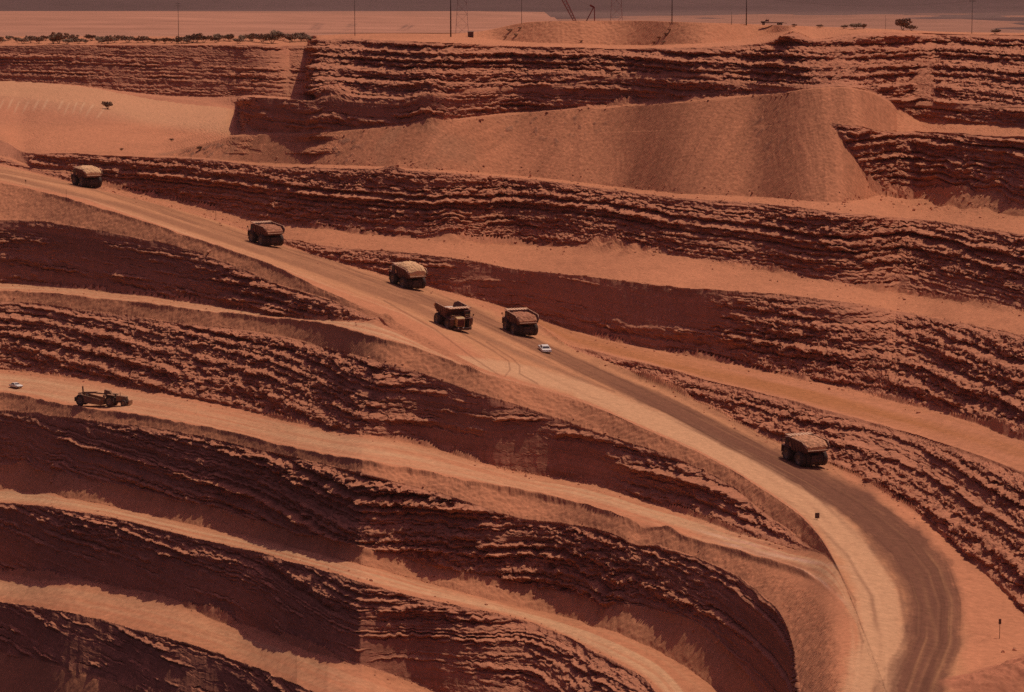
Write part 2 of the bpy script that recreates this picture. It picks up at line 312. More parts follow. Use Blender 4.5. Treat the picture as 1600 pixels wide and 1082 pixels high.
# slow wander of every crest and toe, shared by the flats beside them
wander = fbm(u * 0.05, Yw * 0.02, Z * 0.03, octaves=4, seed=81)
offs += 1.3 * wander * np.where(isseg('R1', 'B1', 'F1', 'G1', 'T1'), 0.3, 1.0) * np.where(sstep(1.0, 3.0, hseg) + isseg('R1', 'B1', 'F1', 'G1', 'T1', 'C1', 'I1', 'P4', 'D0', 'D1', 'D2', 'D3') > .5, 1, .3) * (1 - sstep(1240, 1310, xg) * (yg > 700))
def billow(fu, fz, sd): return 1 - 2.2 * np.abs(vnoise(u * fu, Z * fz, Yw * fu * .8, seed=sd))
def blocks(w_, h_, sd):
    r_ = np.floor(zz / h_ + .3 * vnoise(u * .3, zz * .4, seed=sd)); c_ = np.floor(u / w_ + _hash(r_, r_ * 0, r_ * 0, sd) * 7 + .35 * vnoise(u * .5, zz * .5, seed=sd + 1))
    return _hash(c_, r_, r_ * 0, sd + 2) * 2 - 1
rz = rub0 * sstep(-.35, .15, patch + .5 * (rub0 - .5)) * wfade
offs += rz * (.42 * billow(.13, .5, 301) + .38 * billow(.38, 1.3, 303) + .28 * billow(1.0, 2.4, 305))
offs += np.clip(rz + .5 * rub, 0, 1) * (.60 * blocks(6.5, 1.3, 311) + .50 * blocks(2.8, .65, 315) + .24 * blocks(1.3, .5, 317)) + wfade * .10 * blocks(2.4, 3.2, 319)
near_edge = np.exp(-(edge / 1.3) ** 2) * np.where(wall | bank, 1, 0) * sstep(1.0, 3.0, hseg)
near_edge = near_edge * ~(isseg('D0', 'D1', 'D2') & (xg > 240) & (xg < 1297))
offs += near_edge * np.where(xg > 1290, .3, 1) * (1.15 * fbm(u * .26, Yw * .05, octaves=5, seed=83, gain=.68))
dz = np.zeros_like(Z)
dz += rz * (.42 * billow(.9, .9, 307) + .25 * billow(2.0, 2.0, 309))
dz += rub * (.26 * n2 + .16 * n2b)
# banks of loose spoil: hummocks, tongues down the slope
bfade = np.where(bank & ~(isseg('D0', 'D2') & (xg > 240) & (xg < 1400)), sstep(0, 1.0, edge), 0)
hm = fbm(X * 0.16, Yw * 0.16, octaves=4, seed=91)
dz += bfade * (0.42 * hm + 0.18 * vnoise(X * 1.1, Yw * 1.1, seed=95))
tong = np.abs(vnoise(u * 0.26, Z * 0.05, seed=97)) + 0.5 * np.abs(vnoise(u * 0.7, Z * 0.09, seed=98))
dz += np.where(isseg('H1', 'A1', 'S1', 'R2'), bfade, 0) * (0.12 * (0.6 - tong) + .16 * fbm(X * .8, Yw * .8, octaves=3, seed=99))
# top of the loose banks reach up unevenly behind the toe of the wall
# waste dump: gullies running straight down the dip
dumpm = (isseg('D0', 'D1', 'D2') & (xg > 240) & (xg < 1400))
dumpm &= ~(isseg('D1') & (xg > 1297)) & ~(isseg('D0') & (xg > 1420))
dfade = np.where(dumpm, 1.0, 0) * sstep(0, 0.9, np.minimum(PY[SEG['D3']][None, :] - yg, yg - PY[SEG['D0']][None, :]) * 0.25)
def streaks(dx, seed):
    dy = -math.sqrt(1 - dx * dx); a_ = X * (-dy) + Yw * dx; d_ = X * dx + Yw * dy
    wob = 1.5 * vnoise(a_ * .05, d_ * .05, seed=seed + 5)
    return (.55 * fbm((a_ + wob) * .28, d_ * .022, octaves=3, seed=seed) + .22 * vnoise((a_ + wob) * 1.1, d_ * .05, seed=seed + 3) + .12 * vnoise(a_ * 2.2, d_ * .2, seed=seed + 4))
wE = sstep(1130, 1290, xg)
gl = streaks(-.55, 101) * (1 - wE) + streaks(-.02, 131) * wE
dz += dfade * (0.42 * gl + 0.16 * fbm(X * 1.1, Yw * 1.1, octaves=2, seed=106))
lump = sstep(0.35, 0.8, vnoise(X * 0.55, Yw * 0.55, seed=107)) * sstep(-0.1, .4, fbm(X * .03, Yw * .03, octaves=2, seed=108))
dz += dfade * 0.40 * lump * (1 - sstep(1180, 1260, xg))
dz += 2.6 * (1 - sstep(158, 196, yg - .06 * xg)) * (1 - sstep(140, 300, xg)) * isseg('P4')
# open flats and roads
flat = ~wall & ~bank & ~dumpm
dz += np.where(flat & ~isseg('R1'), 1, 0) * (0.16 * fbm(X * 0.12, Yw * 0.12, octaves=4, seed=111) + .07 * vnoise(X * 0.8, Yw * 0.8, seed=112))
rough_flat = isseg('P4', 'D3', 'C1', 'I1') | (isseg('D0', 'D1', 'D2') & ~dumpm)
dz += np.where(rough_flat, 1, 0) * (0.35 * fbm(X * 0.2, Yw * 0.2, octaves=3, seed=114))
dz += np.where(isseg('R1'), 1, 0) * (0.05 * fbm(X * 0.1, Yw * 0.1, octaves=2, seed=113))
# windrow of spoil along the outer edge of the bench roads and the foot of some walls
def ridge(name_a, w, h, seed, x0=-400, x1=2000, freq=0.12):
    dy = yg - PY[SEG[name_a]][None, :]
    e = np.exp(-(dy / w) ** 2) * sstep(x0, x0 + 25, xg) * (1 - sstep(x1 - 25, x1, xg))
    return e * h * (0.65 + 0.5 * vnoise(u * freq, 0.0, seed=seed) + 0.25 * vnoise(u * freq * 3.3, 0.0, seed=seed + 1))
dz += ridge('A1', 3.2, 0.8, 121, x1=760) + ridge('S1', 3.6, 0.9, 123, x1=1280) + ridge('R2', 3.0, 0.7, 125, x0=60, x1=560)
dz += ridge('O1', 3.0, 0.5, 127, x0=880) + ridge('R1', 3.2, 1.5, 131, x0=890, x1=1450, freq=.09) + ridge('R1', 2.4, 0.8, 151, x0=420, x1=900, freq=.06)
dz += ridge('H1', 5.0, 1.1, 133, x1=1160, freq=.05) + ridge('I1', 3.2, 0.5, 135, x1=700) + ridge('C1', 3.5, 0.9, 137, x0=900, freq=.15)
# aprons of fallen rock along the foot of the walls, as uneven cones
def apron(wl, fl, hmax, seed, x0=-400, x1=2000):
    global dz
    k = SEG[fl]; dist = PD[k][cidx] - DD
    n_ = fbm(u * .07, np.zeros_like(u), octaves=4, seed=seed, gain=.6); h0_ = hmax * np.clip(.25 + 1.3 * n_, 0, 1.2) * sstep(x0, x0 + 30, xg) * (1 - sstep(x1 - 30, x1, xg))
    h0_ = h0_ * np.clip((PY[k] - PY[k - 1])[cidx] / 12, 0, 1)
    rough_ = 1 + .35 * fbm(X * .9, Yw * .9, octaves=3, seed=seed + 1)
    add_f = np.clip(h0_ - np.maximum(dist, 0) * .72, 0, None) * rough_
    dz = np.where(K == k, dz + add_f, dz); apr[:] = np.maximum(apr, np.where(K == k, add_f, 0))
apr = np.zeros_like(Z)
for wl, fl, hm_, sd, xa, xb in (('C0', 'C1', 3.0, 901, 90, 2000), ('B0', 'B1', 3.0, 903, 910, 2000), ('F0', 'F1', 3.0, 905, -400, 590), ('G0', 'G1', 2.6, 907, -400, 1260), ('I0', 'I1', 2.6, 909, -400, 760), ('P3', 'P4', 3.4, 911, 380, 1240), ('D1', 'D2', 3.5, 913, 1330, 2000), ('O1', 'R1', 2.0, 915, 900, 1500)):
    apron(wl, fl, hm_, sd, xa, xb)
# single heaps and pits seen in the pit
heapw = np.zeros_like(Z)
def heap(px, py, rx, ry, h, jag=0.0):
    global dz
    ry = ry * 1.4
    p = at(px, py)
    q = ((X - p.x) / rx) ** 2 + ((Yw - p.y) / ry) ** 2
    w = np.exp(-q)
    if px > 1450 and py > 1000: heapw[:] = np.maximum(heapw, w)
    dz = dz + h * w * (1 + jag * fbm(X * 0.45, Yw * 0.45, octaves=3, seed=141))
for a in [(705, 369, 5.5, 4, 2.6, .1), (930, 386, 3, 3, 2.6, .5), (955, 388, 3.2, 3, 2.4, .5), (985, 394, 3, 3, 2.2, .5), (1010, 398, 2.4, 2, 1.4, .4),
          (600, 500, 5, 2.6, 1.5, .3), (618, 264, 4.5, 3, 1.8, .2), (1440, 322, 9, 6, 1.8, .3), (1490, 322, 7, 5, 1.8, .3), (1545, 322, 9, 6, 2.2, .25), (1395, 316, 5, 4, 1.2, .3),
          (35, 742, 5, 4, 2.0, .2), (90, 748, 5, 4, 1.4, .2), (1040, 838, 4, 3, 1.2, .3), (1535, 1085, 7, 5, 2.6, .25), (1605, 1078, 9, 6, 5.0, .2), (1690, 1060, 12, 8, 6.0, .2), (1542, 998, 3.5, 5, 1.0, .4),
          (520, 151, 6, 6, 2.5, .5), (670, 154, 6, 6, 2.5, .6), (1240, 60, 7, 8, 1.2, .3)]:
    heap(*a)
p = at(1002, 826); dz -= 1.3 * np.exp(-((X - p.x) / 2.2) ** 2 - ((Yw - p.y) / 3) ** 2)
p = at(940, 950); dz -= 1.6 * np.exp(-((X - p.x) / 3.0) ** 2 - ((Yw - p.y) / 3.5) ** 2)
thick = (PY[1:] - PY[:-1])[K, cidx]; thin = np.where(isseg('R1') | dumpm, 1, sstep(2, 6, thick)); offs = offs * thin; dz = dz * thin
X = X + ux * offs; Yw = Yw + uy * offs; Z = Z + dz

def surf(px, py):
    """point on the finished ground nearest to a survey sight line"""
    c = int(np.clip(round((px - xs[0]) / STEP), 0, NX - 1)); r = int(np.clip(np.searchsorted(yg[:, c], py), 0, NR - 1))
    return Vector((float(X[r, c]), float(Yw[r, c]), float(Z[r, c])))
# ------------------------------------------------------------------ ground colours (what the ground is made of)
def mix(a, b, t):
    return a + (b - a) * t[..., None]
c3 = lambda *v: np.array(v, np.float32)
SOIL, DUST, ROCK, DARK, ORANGE, PALE = c3(.47, .192, .096), c3(.52, .285, .150), c3(.36, .142, .082), c3(.150, .062, .037), c3(.38, .150, .060), c3(.60, .38, .27)
GREY = c3(.47, .222, .106)
C = np.broadcast_to(SOIL, K.shape + (3,)).astype(np.float32).copy()
nlo = fbm(X * 0.02, Yw * 0.02, octaves=4, seed=201); nmid = fbm(X * 0.15, Yw * 0.15, octaves=3, seed=202)
C = C * (1 + 0.10 * nlo[..., None] + 0.07 * nmid[..., None])
wm = wall.astype(np.float32)
strata = vnoise(zz * 1.9, u * 0.006, seed=211) * .6 + vnoise(zz * 0.55, u * 0.004, seed=212)
rockc = ROCK * (1 + 0.16 * strata[..., None] + 0.10 * fbm(u * 0.5, Z * 0.12, octaves=3, seed=213)[..., None])
C = mix(C, rockc, wm * sstep(0, .8, edge))
# dust and crumbled soil lie on every shelf flat enough to hold them
Pg = np.stack([X, Yw, Z], -1).astype(np.float32)
gx_ = np.zeros_like(Pg); gy_ = np.zeros_like(Pg)
gx_[:, 1:-1] = Pg[:, 2:] - Pg[:, :-2]; gy_[1:-1] = Pg[2:] - Pg[:-2]
nn = np.cross(gx_, gy_); nz = np.abs(nn[..., 2]) / np.maximum(np.linalg.norm(nn, axis=-1), 1e-6)
C = mix(C, np.broadcast_to(c3(.47, .195, .105), C.shape) * (1 + .08 * nmid[..., None]), wm * sstep(.55, .85, nz) * .85)
del Pg, gx_, gy_, nn
# wheel-packed bench roads with tracks that run along them
def road_strip(names, tint, amount=0.75, seed=1, f=9.0):
    global C
    m = isseg(*names).astype(np.float32)
    st = fbm(S * f, xg * 0.004, octaves=3, seed=seed)
    a = m * np.clip(amount * sstep(.02, .3, S) * sstep(.02, .25, 1 - S) * (0.62 + 1.5 * st), 0, 1)
    C = mix(C, np.broadcast_to(tint, C.shape), a)
road_strip(['F1'], DUST, .95, 221); road_strip(['G1'], DUST, .95, 223); road_strip(['T1'], DUST, 1.0, 225)
road_strip(['I1'], DUST, .45, 226)
road_strip(['B1'], ORANGE, .9, 227, 4.0)
msk = isseg('R1', 'R2', 'F0', 'F1', 'A1', 'G0', 'G1', 'S1') | ((xg > 1300) & (yg > 740))
xr = np.ascontiguousarray(xg[msk]); yr = np.ascontiguousarray(yg[msk]); Kr = K[msk]; Cr = C[msk]
def segr(*n):
    m_ = np.zeros(Kr.shape, bool)
    for q_ in n: m_ |= (Kr == SEG[q_])
    return m_
rag_ = fbm(xr * .045, yr * .09, octaves=5, seed=229, gain=.62)
def px_band(path, half, signed=False, rag=.22):
    """distance, in road widths, from a wheel path"""
    global AL
    p = np.array(path, float); best = np.full(xr.shape, 1e9, np.float32); AL = np.zeros(xr.shape, np.float32); acc = 0.0
    h = np.array(half, float)
    for i in range(len(p) - 1):
        a, b = p[i], p[i + 1]; d = b - a; L2 = (d ** 2).sum()
        tt = np.clip(((xr - a[0]) * d[0] + (yr - a[1]) * d[1]) / L2, 0, 1)
        q = np.hypot(xr - a[0] - tt * d[0], yr - a[1] - tt * d[1]) / (h[i] + (h[i + 1] - h[i]) * tt)
        sd = np.sign((xr - a[0]) * d[1] - (yr - a[1]) * d[0])
        AL = np.where(q < np.abs(best), acc + tt * math.sqrt(L2), AL); best = np.where(q < np.abs(best), q * sd, best); acc += math.sqrt(L2)
    best = best + rag * rag_ * np.sign(best)
    return best if signed else np.abs(best)
onramp = (segr('R1') | ((xr > 1300) & (yr > 740) & segr('R2', 'F0', 'F1', 'A1', 'G0', 'G1', 'S1', 'H0', 'H1', 'T1', 'I0', 'I1', 'J0', 'J1'))).astype(np.float32)
RAMP = [(-350, 215), (12, 272), (137, 296), (415, 390), (637, 465), (760, 520), (860, 565), (1000, 630), (1150, 705), (1270, 775), (1350, 850), (1400, 920), (1420, 1000), (1415, 1082), (1390, 1260)]
RW = [12, 13, 16, 22, 27, 36, 42, 46, 50, 56, 70, 84, 92, 100, 125]
q = px_band(RAMP, RW)
Cr = mix(Cr, np.broadcast_to(GREY, Cr.shape), onramp * (1 - sstep(.7, 1.1, q)) * .8)
LANE = [(700, 560), (800, 578), (900, 605), (1000, 648), (1100, 690), (1200, 745), (1280, 798), (1335, 860), (1372, 930), (1382, 1000), (1368, 1082), (1345, 1260)]
q = px_band(LANE, [8, 12, 17, 20, 22, 26, 28, 30, 34, 42, 50, 66])
st = fbm(q * 2.5, xr * .01 + yr * .01, octaves=3, seed=231)
Cr = mix(Cr, np.broadcast_to(DUST, Cr.shape), onramp * (1 - sstep(.5, 1.15, q + .25 * st)) * .9)
DK = [(-350, 213), (12, 268), (160, 298), (300, 343), (415, 384), (640, 462), (740, 492), (850, 545), (950, 592), (1050, 638), (1150, 690), (1200, 715), (1258, 744), (1341, 792), (1412, 852), (1447, 898), (1462, 945), (1460, 1000), (1440, 1050), (1425, 1090), (1400, 1260)]
DKW = [3, 3, 4, 5, 6, 8, 9, 10, 11, 12, 14, 15, 18, 25, 33, 37, 38, 39, 42, 46, 60]
q = px_band(DK, DKW, True)
st = fbm(q * 2.2, AL * .004, octaves=4, seed=233, gain=.6); st2 = fbm(q * .8, AL * .02, octaves=3, seed=234)
dkamt = np.interp(AL, [0, 960, 1230, 1420, 1600], [.22, .30, .55, .85, .95])
Cr = mix(Cr, np.broadcast_to(DARK, Cr.shape), onramp * (1 - sstep(.6, 1.35, np.abs(q) + .45 * st + .2 * st2)) * dkamt)
# single wheel tracks, light and dark, up and down the whole ramp
trk = random.Random(77)
q = px_band(RAMP, RW, True, 0)
for i_ in range(80):
    o_ = trk.uniform(-.95, .95); w_ = trk.uniform(.018, .05); a0 = trk.uniform(0, 1900); ln_ = trk.uniform(150, 700)
    off_ = o_ + .05 * vnoise(AL * .006, 0.0, seed=500 + i_) + .02 * vnoise(AL * .03, 0.0, seed=600 + i_)
    m_ = np.exp(-((q - off_) / w_) ** 2) * sstep(a0, a0 + 40, AL) * (1 - sstep(a0 + ln_ - 60, a0 + ln_, AL)) * (.6 + .5 * vnoise(AL * .02, 0.0, seed=700 + i_))
    dark_ = trk.random() < (.92 if o_ > -.05 else .35)
    Cr = mix(Cr, np.broadcast_to(DARK if dark_ else (GREY * .62 if o_ > -.05 else DUST * 1.08), Cr.shape), np.clip(m_, 0, 1) * onramp * trk.uniform(.25, .65))
q = px_band(DK, DKW, True, 0)
for i_ in range(60):
    o_ = trk.uniform(-1.0, 1.05); w_ = trk.uniform(.02, .07); a0 = trk.uniform(900, 2100); ln_ = trk.uniform(150, 600)
    off_ = o_ + .06 * vnoise(AL * .006, 0.0, seed=2500 + i_)
    m_ = np.exp(-((q - off_) / w_) ** 2) * sstep(a0, a0 + 60, AL) * (1 - sstep(a0 + ln_ - 80, a0 + ln_, AL)) * (.55 + .6 * vnoise(AL * .03, 0.0, seed=2700 + i_))
    Cr = mix(Cr, np.broadcast_to(DARK * .72 if trk.random() < .5 else GREY * .72, Cr.shape), np.clip(m_, 0, 1) * onramp * trk.uniform(.3, .7))
q = px_band([(-350, 222), (12, 277), (200, 325), (420, 397), (650, 480), (730, 515), (800, 548), (900, 590), (960, 612)], [4, 4, 5, 6, 7, 7, 6, 4, 2], True)
st = fbm(q * 1.5, AL * .008, octaves=4, seed=235)
Cr = mix(Cr, np.broadcast_to(DARK, Cr.shape), onramp * (1 - sstep(.2, 1.3, np.abs(q) + .6 * st)) * .5)
# curving wheel marks near the junction
for path in ([(720, 520), (770, 548), (795, 565), (797, 578), (780, 600)], [(760, 535), (800, 560), (812, 572), (812, 584), (840, 600)], [(600, 470), (680, 515), (740, 560), (800, 600)]):
    q = px_band(path, [1.3] * len(path), False, 0); Cr = mix(Cr, np.broadcast_to(DARK, Cr.shape), onramp * (1 - sstep(.4, 1.3, q)) * .45)
# bench junction sweeping tracks at right
m = (xr > 1080) & (xr < 1400) & (yr > 800) & segr('G1', 'S1', 'R2', 'H0', 'G0', 'F0', 'A1', 'F1')
st = fbm((yr - 0.18 * xr) * .08, xr * .004, octaves=3, seed=251)
Cr = mix(Cr, np.broadcast_to(DUST, Cr.shape), np.where(m & segr('G1'), 1, 0) * sstep(-.1, .5, st) * .4)
allm = (segr('G1', 'S1', 'R2', 'F0', 'A1', 'G0', 'F1') & (xr > 1000)).astype(np.float32)
for i_, path in enumerate([[(1050, 812), (1150, 838), (1240, 862), (1310, 872), (1350, 868)], [(1060, 822), (1170, 850), (1250, 876), (1320, 888), (1365, 885)], [(1080, 832), (1180, 862), (1260, 888), (1330, 900), (1380, 905)],
                           [(1120, 848), (1200, 872), (1280, 905), (1330, 950), (1345, 1000)], [(1140, 850), (1220, 880), (1290, 920), (1335, 975), (1345, 1040)], [(1090, 838), (1200, 866), (1290, 882), (1350, 892)], [(1150, 842), (1230, 858), (1290, 862), (1335, 850)]]):
    q = px_band(path, [2.2, 2.6, 3.0, 3.4, 3.4][:len(path)], False, 0)
    Cr = mix(Cr, np.broadcast_to(PALE if i_ % 2 else DARK * 1.5, Cr.shape), np.clip(allm + onramp, 0, 1) * (1 - sstep(.3, 1.3, q)) * (.40 if i_ % 2 else .30) * sstep(0, 60, AL) * (1 - sstep(180, 260, AL)) * (.7 + .5 * vnoise(AL * .05, 0.0, seed=800 + i_)))
C[msk] = Cr
# the waste dump: pinker spoil, darker lumps
dm = np.where(dumpm, 1.0, 0) * np.clip(dfade, 0, 1)
fine_d = vnoise(X * 1.6, Yw * 1.6, seed=105)
dc = c3(.45, .180, .090) * (1 + .30 * gl[..., None] + .14 * fine_d[..., None])
C = mix(C, dc, dm)
C = mix(C, np.broadcast_to(c3(.20, .11, .075), C.shape), dm * lump * .55 * (1 - sstep(1180, 1260, xg)))
gsh = sstep(.05, .5, fbm(X * .05, Yw * .05, octaves=3, seed=262)) * dm * (1 - sstep(560, 900, xg))
C = mix(C, np.broadcast_to(c3(.24, .17, .10), C.shape), gsh * .25)
C = mix(C, np.broadcast_to(c3(.47, .19, .10), C.shape) * (1 + .15 * nmid[..., None]), sstep(.1, .6, apr))
# wide bright flat of the far bench
m = isseg('P4') * (1 - sstep(350, 380, xg))
C = mix(C, np.broadcast_to(DUST, C.shape), m * .55 * (1 - sstep(158, 176, yg - .12 * xg)))
# pale tongues on the small spoil bank at the far left
ty = yg - .05 * xg; ph_ = (xg + .62 * (yg - 165)) / 13.5 + .5 * vnoise(xg * .03, 0.0, seed=271); cell_ = np.floor(ph_); h_ = _hash(cell_, cell_ * 0, cell_ * 0, 5); fr_ = ph_ - cell_
m = sstep(.0, .10, fr_) * (1 - sstep(.14 + .14 * h_, .24 + .16 * h_, fr_)) * sstep(163, 168, ty + 5 * h_) * (1 - sstep(176, 186, ty + 9 * h_)) * (1 - sstep(165, 190, xg)) * (h_ > .15)
C = mix(C, np.broadcast_to(c3(.60, .36, .20), C.shape), m * .75)
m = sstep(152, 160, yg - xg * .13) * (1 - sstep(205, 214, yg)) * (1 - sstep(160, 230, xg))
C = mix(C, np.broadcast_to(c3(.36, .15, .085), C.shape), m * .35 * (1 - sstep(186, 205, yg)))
C = mix(C, np.broadcast_to(c3(.40, .155, .082), C.shape) * (1 + .3 * nmid[..., None]), sstep(.15, .5, heapw))
fine = vnoise(X * 1.7, Yw * 1.7, Z * 1.7, seed=281)
C = np.clip(C * (1 + .10 * fine[..., None]), .01, .9)

# ------------------------------------------------------------------ materials
def new_mat(name, rough=0.9):
    m = bpy.data.materials.new(name); m.use_nodes = True
    b = m.node_tree.nodes['Principled BSDF']; b.inputs['Roughness'].default_value = rough
    b.inputs['Specular IOR Level'].default_value = 0.25
    return m, m.node_tree, b
def ground_mat(name, scale, bump):
    m, nt, b = new_mat(name, 0.95)
    b.inputs['Specular IOR Level'].default_value = 0.05
    at_ = nt.nodes.new('ShaderNodeAttribute'); at_.attribute_name = 'soil'
    tc = nt.nodes.new('ShaderNodeNewGeometry')
    n = nt.nodes.new('ShaderNodeTexNoise'); n.inputs['Scale'].default_value = scale; n.inputs['Detail'].default_value = 6; n.inputs['Roughness'].default_value = .65
    nt.links.new(tc.outputs['Position'], n.inputs['Vector'])
    mr = nt.nodes.new('ShaderNodeMapRange'); mr.inputs['From Min'].default_value = .25; mr.inputs['From Max'].default_value = .75
    mr.inputs['To Min'].default_value = .82; mr.inputs['To Max'].default_value = 1.18
    nt.links.new(n.outputs['Fac'], mr.inputs['Value'])
    mx = nt.nodes.new('ShaderNodeMix'); mx.data_type = 'RGBA'; mx.blend_type = 'MULTIPLY'; mx.inputs['Factor'].default_value = 1
    nt.links.new(at_.outputs['Color'], mx.inputs['A']); nt.links.new(mr.outputs['Result'], mx.inputs['B'])
    nt.links.new(mx.outputs['Result'], b.inputs['Base Color'])
    bp = nt.nodes.new('ShaderNodeBump'); bp.inputs['Strength'].default_value = bump; bp.inputs['Distance'].default_value = .25
    nt.links.new(n.outputs['Fac'], bp.inputs['Height']); nt.links.new(bp.outputs['Normal'], b.inputs['Normal'])
    return m
MAT_PIT = ground_mat('pit rock and soil', 0.9, .5)
MAT_ROAD = ground_mat('packed haul road', 0.5, .2)
MAT_FAR = ground_mat('far desert ground', 0.02, .1)
def solid(name, col, rough=.7, var=.18, scale=2.0, metal=0.0, dust=None, dust_amt=.0):
    """painted or bare surface with uneven wear and dust lying on it"""
    m, nt, b = new_mat(name, rough); b.inputs['Metallic'].default_value = metal
    tc = nt.nodes.new('ShaderNodeTexCoord')
    n = nt.nodes.new('ShaderNodeTexNoise'); n.inputs['Scale'].default_value = scale; n.inputs['Detail'].default_value = 5
    nt.links.new(tc.outputs['Object'], n.inputs['Vector'])
    cr = nt.nodes.new('ShaderNodeValToRGB')
    a = [max(0, c * (1 - var)) for c in col]; z = [min(1, c * (1 + var)) for c in col]
    cr.color_ramp.elements[0].position = .3; cr.color_ramp.elements[0].color = (*a, 1)
    cr.color_ramp.elements[1].position = .7; cr.color_ramp.elements[1].color = (*z, 1)
    nt.links.new(n.outputs['Fac'], cr.inputs['Fac'])
    out = cr.outputs['Color']
    if dust:
        n2 = nt.nodes.new('ShaderNodeTexNoise'); n2.inputs['Scale'].default_value = scale * .35; n2.inputs['Detail'].default_value = 4
        nt.links.new(tc.outputs['Object'], n2.inputs['Vector'])
        mr = nt.nodes.new('ShaderNodeMapRange'); mr.inputs['From Min'].default_value = .35; mr.inputs['From Max'].default_value = .65
        mr.inputs['To Min'].default_value = dust_amt * .4; mr.inputs['To Max'].default_value = dust_amt
        nt.links.new(n2.outputs['Fac'], mr.inputs['Value'])
        mx = nt.nodes.new('ShaderNodeMix'); mx.data_type = 'RGBA'; mx.inputs['B'].default_value = (*dust, 1)
        nt.links.new(mr.outputs['Result'], mx.inputs['Factor']); nt.links.new(out, mx.inputs['A']); out = mx.outputs['Result']
    nt.links.new(out, b.inputs['Base Color'])
    return m
DUSTC = (.45, .21, .11)
M = {
 'body': solid('dusty brown truck steel', (.115, .045, .036), .75, .15, .8, dust=DUSTC, dust_amt=.10),
 'liner': solid('scoured steel bed liner', (.55, .40, .32), .5, .12, .8),
 'canopy': solid('pale canopy paint', (.70, .44, .27), .7, .1, .8, dust=DUSTC, dust_amt=.4),  # much paler than the truck body
 'chassis': solid('oily dark chassis', (.06, .045, .04), .7, .2, 1.5, dust=DUSTC, dust_amt=.15),
 'yellow': solid('faded yellow paint', (.50, .31, .13), .6, .1, 1, dust=DUSTC, dust_amt=.25),
 'red': solid('dull red grille paint', (.12, .034, .028), .7, .15, 2),
 'tyre': solid('dusty black rubber', (.035, .030, .028), .9, .25, 2, dust=DUSTC, dust_amt=.15),
 'rim': solid('worn wheel steel', (.24, .16, .10), .6, .15, 3),
 'glass': solid('dark window glass', (.03, .03, .035), .08, .05, 1),
 'white': solid('white car paint', (.70, .64, .56), .4, .03, 1, dust=DUSTC, dust_amt=.12),
 'chrome': solid('dull chrome', (.5, .48, .46), .3, .05, 2, metal=.9),
 'lamp': solid('lamp glass', (.7, .68, .6), .15, .05, 2),
 'redlamp': solid('red lamp glass', (.35, .03, .02), .2, .05, 2),
 'ore': solid('loaded ore rock', (.52, .25, .13), .95, .35, 1.6),
 'orelight': solid('pale loaded overburden', (.72, .43, .22), .95, .15, 1.6),
 'orered': solid('reddish loaded ore', (.38, .16, .085), .95, .35, 1.6),
 'scraper': solid('dusty ochre machine paint', (.26, .14, .075), .7, .15, .9, dust=DUSTC, dust_amt=.3),
 'wood': solid('weathered pole timber', (.10, .065, .05), .85, .25, 1.5),
 'steelred': solid('red boom paint', (.24, .04, .03), .6, .15, .6),
 'haze_steel': solid('haze paled red lattice steel', (.42, .21, .16), .6, .12, .6),  # red steel lightened, fading by distance haze put into the colour
 'hut': solid('brown hut boards', (.16, .085, .06), .85, .2, 1.2),
 'leaf': solid('haze paled dusty foliage', (.26, .155, .09), .85, .35, 1.1),  # leaf colour lightened to imitate haze over the far tree row
 'dryleaf': solid('dry brown scrub', (.36, .18, .095), .9, .3, 1.3),
 'bark': solid('grey brown bark', (.13, .085, .06), .9, .25, 3),
 'sign': solid('dark sign board', (.12, .06, .045), .7, .1, 4),
 'rock': solid('reddish boulder', (.50, .215, .112), .95, .3, 1.2),
}

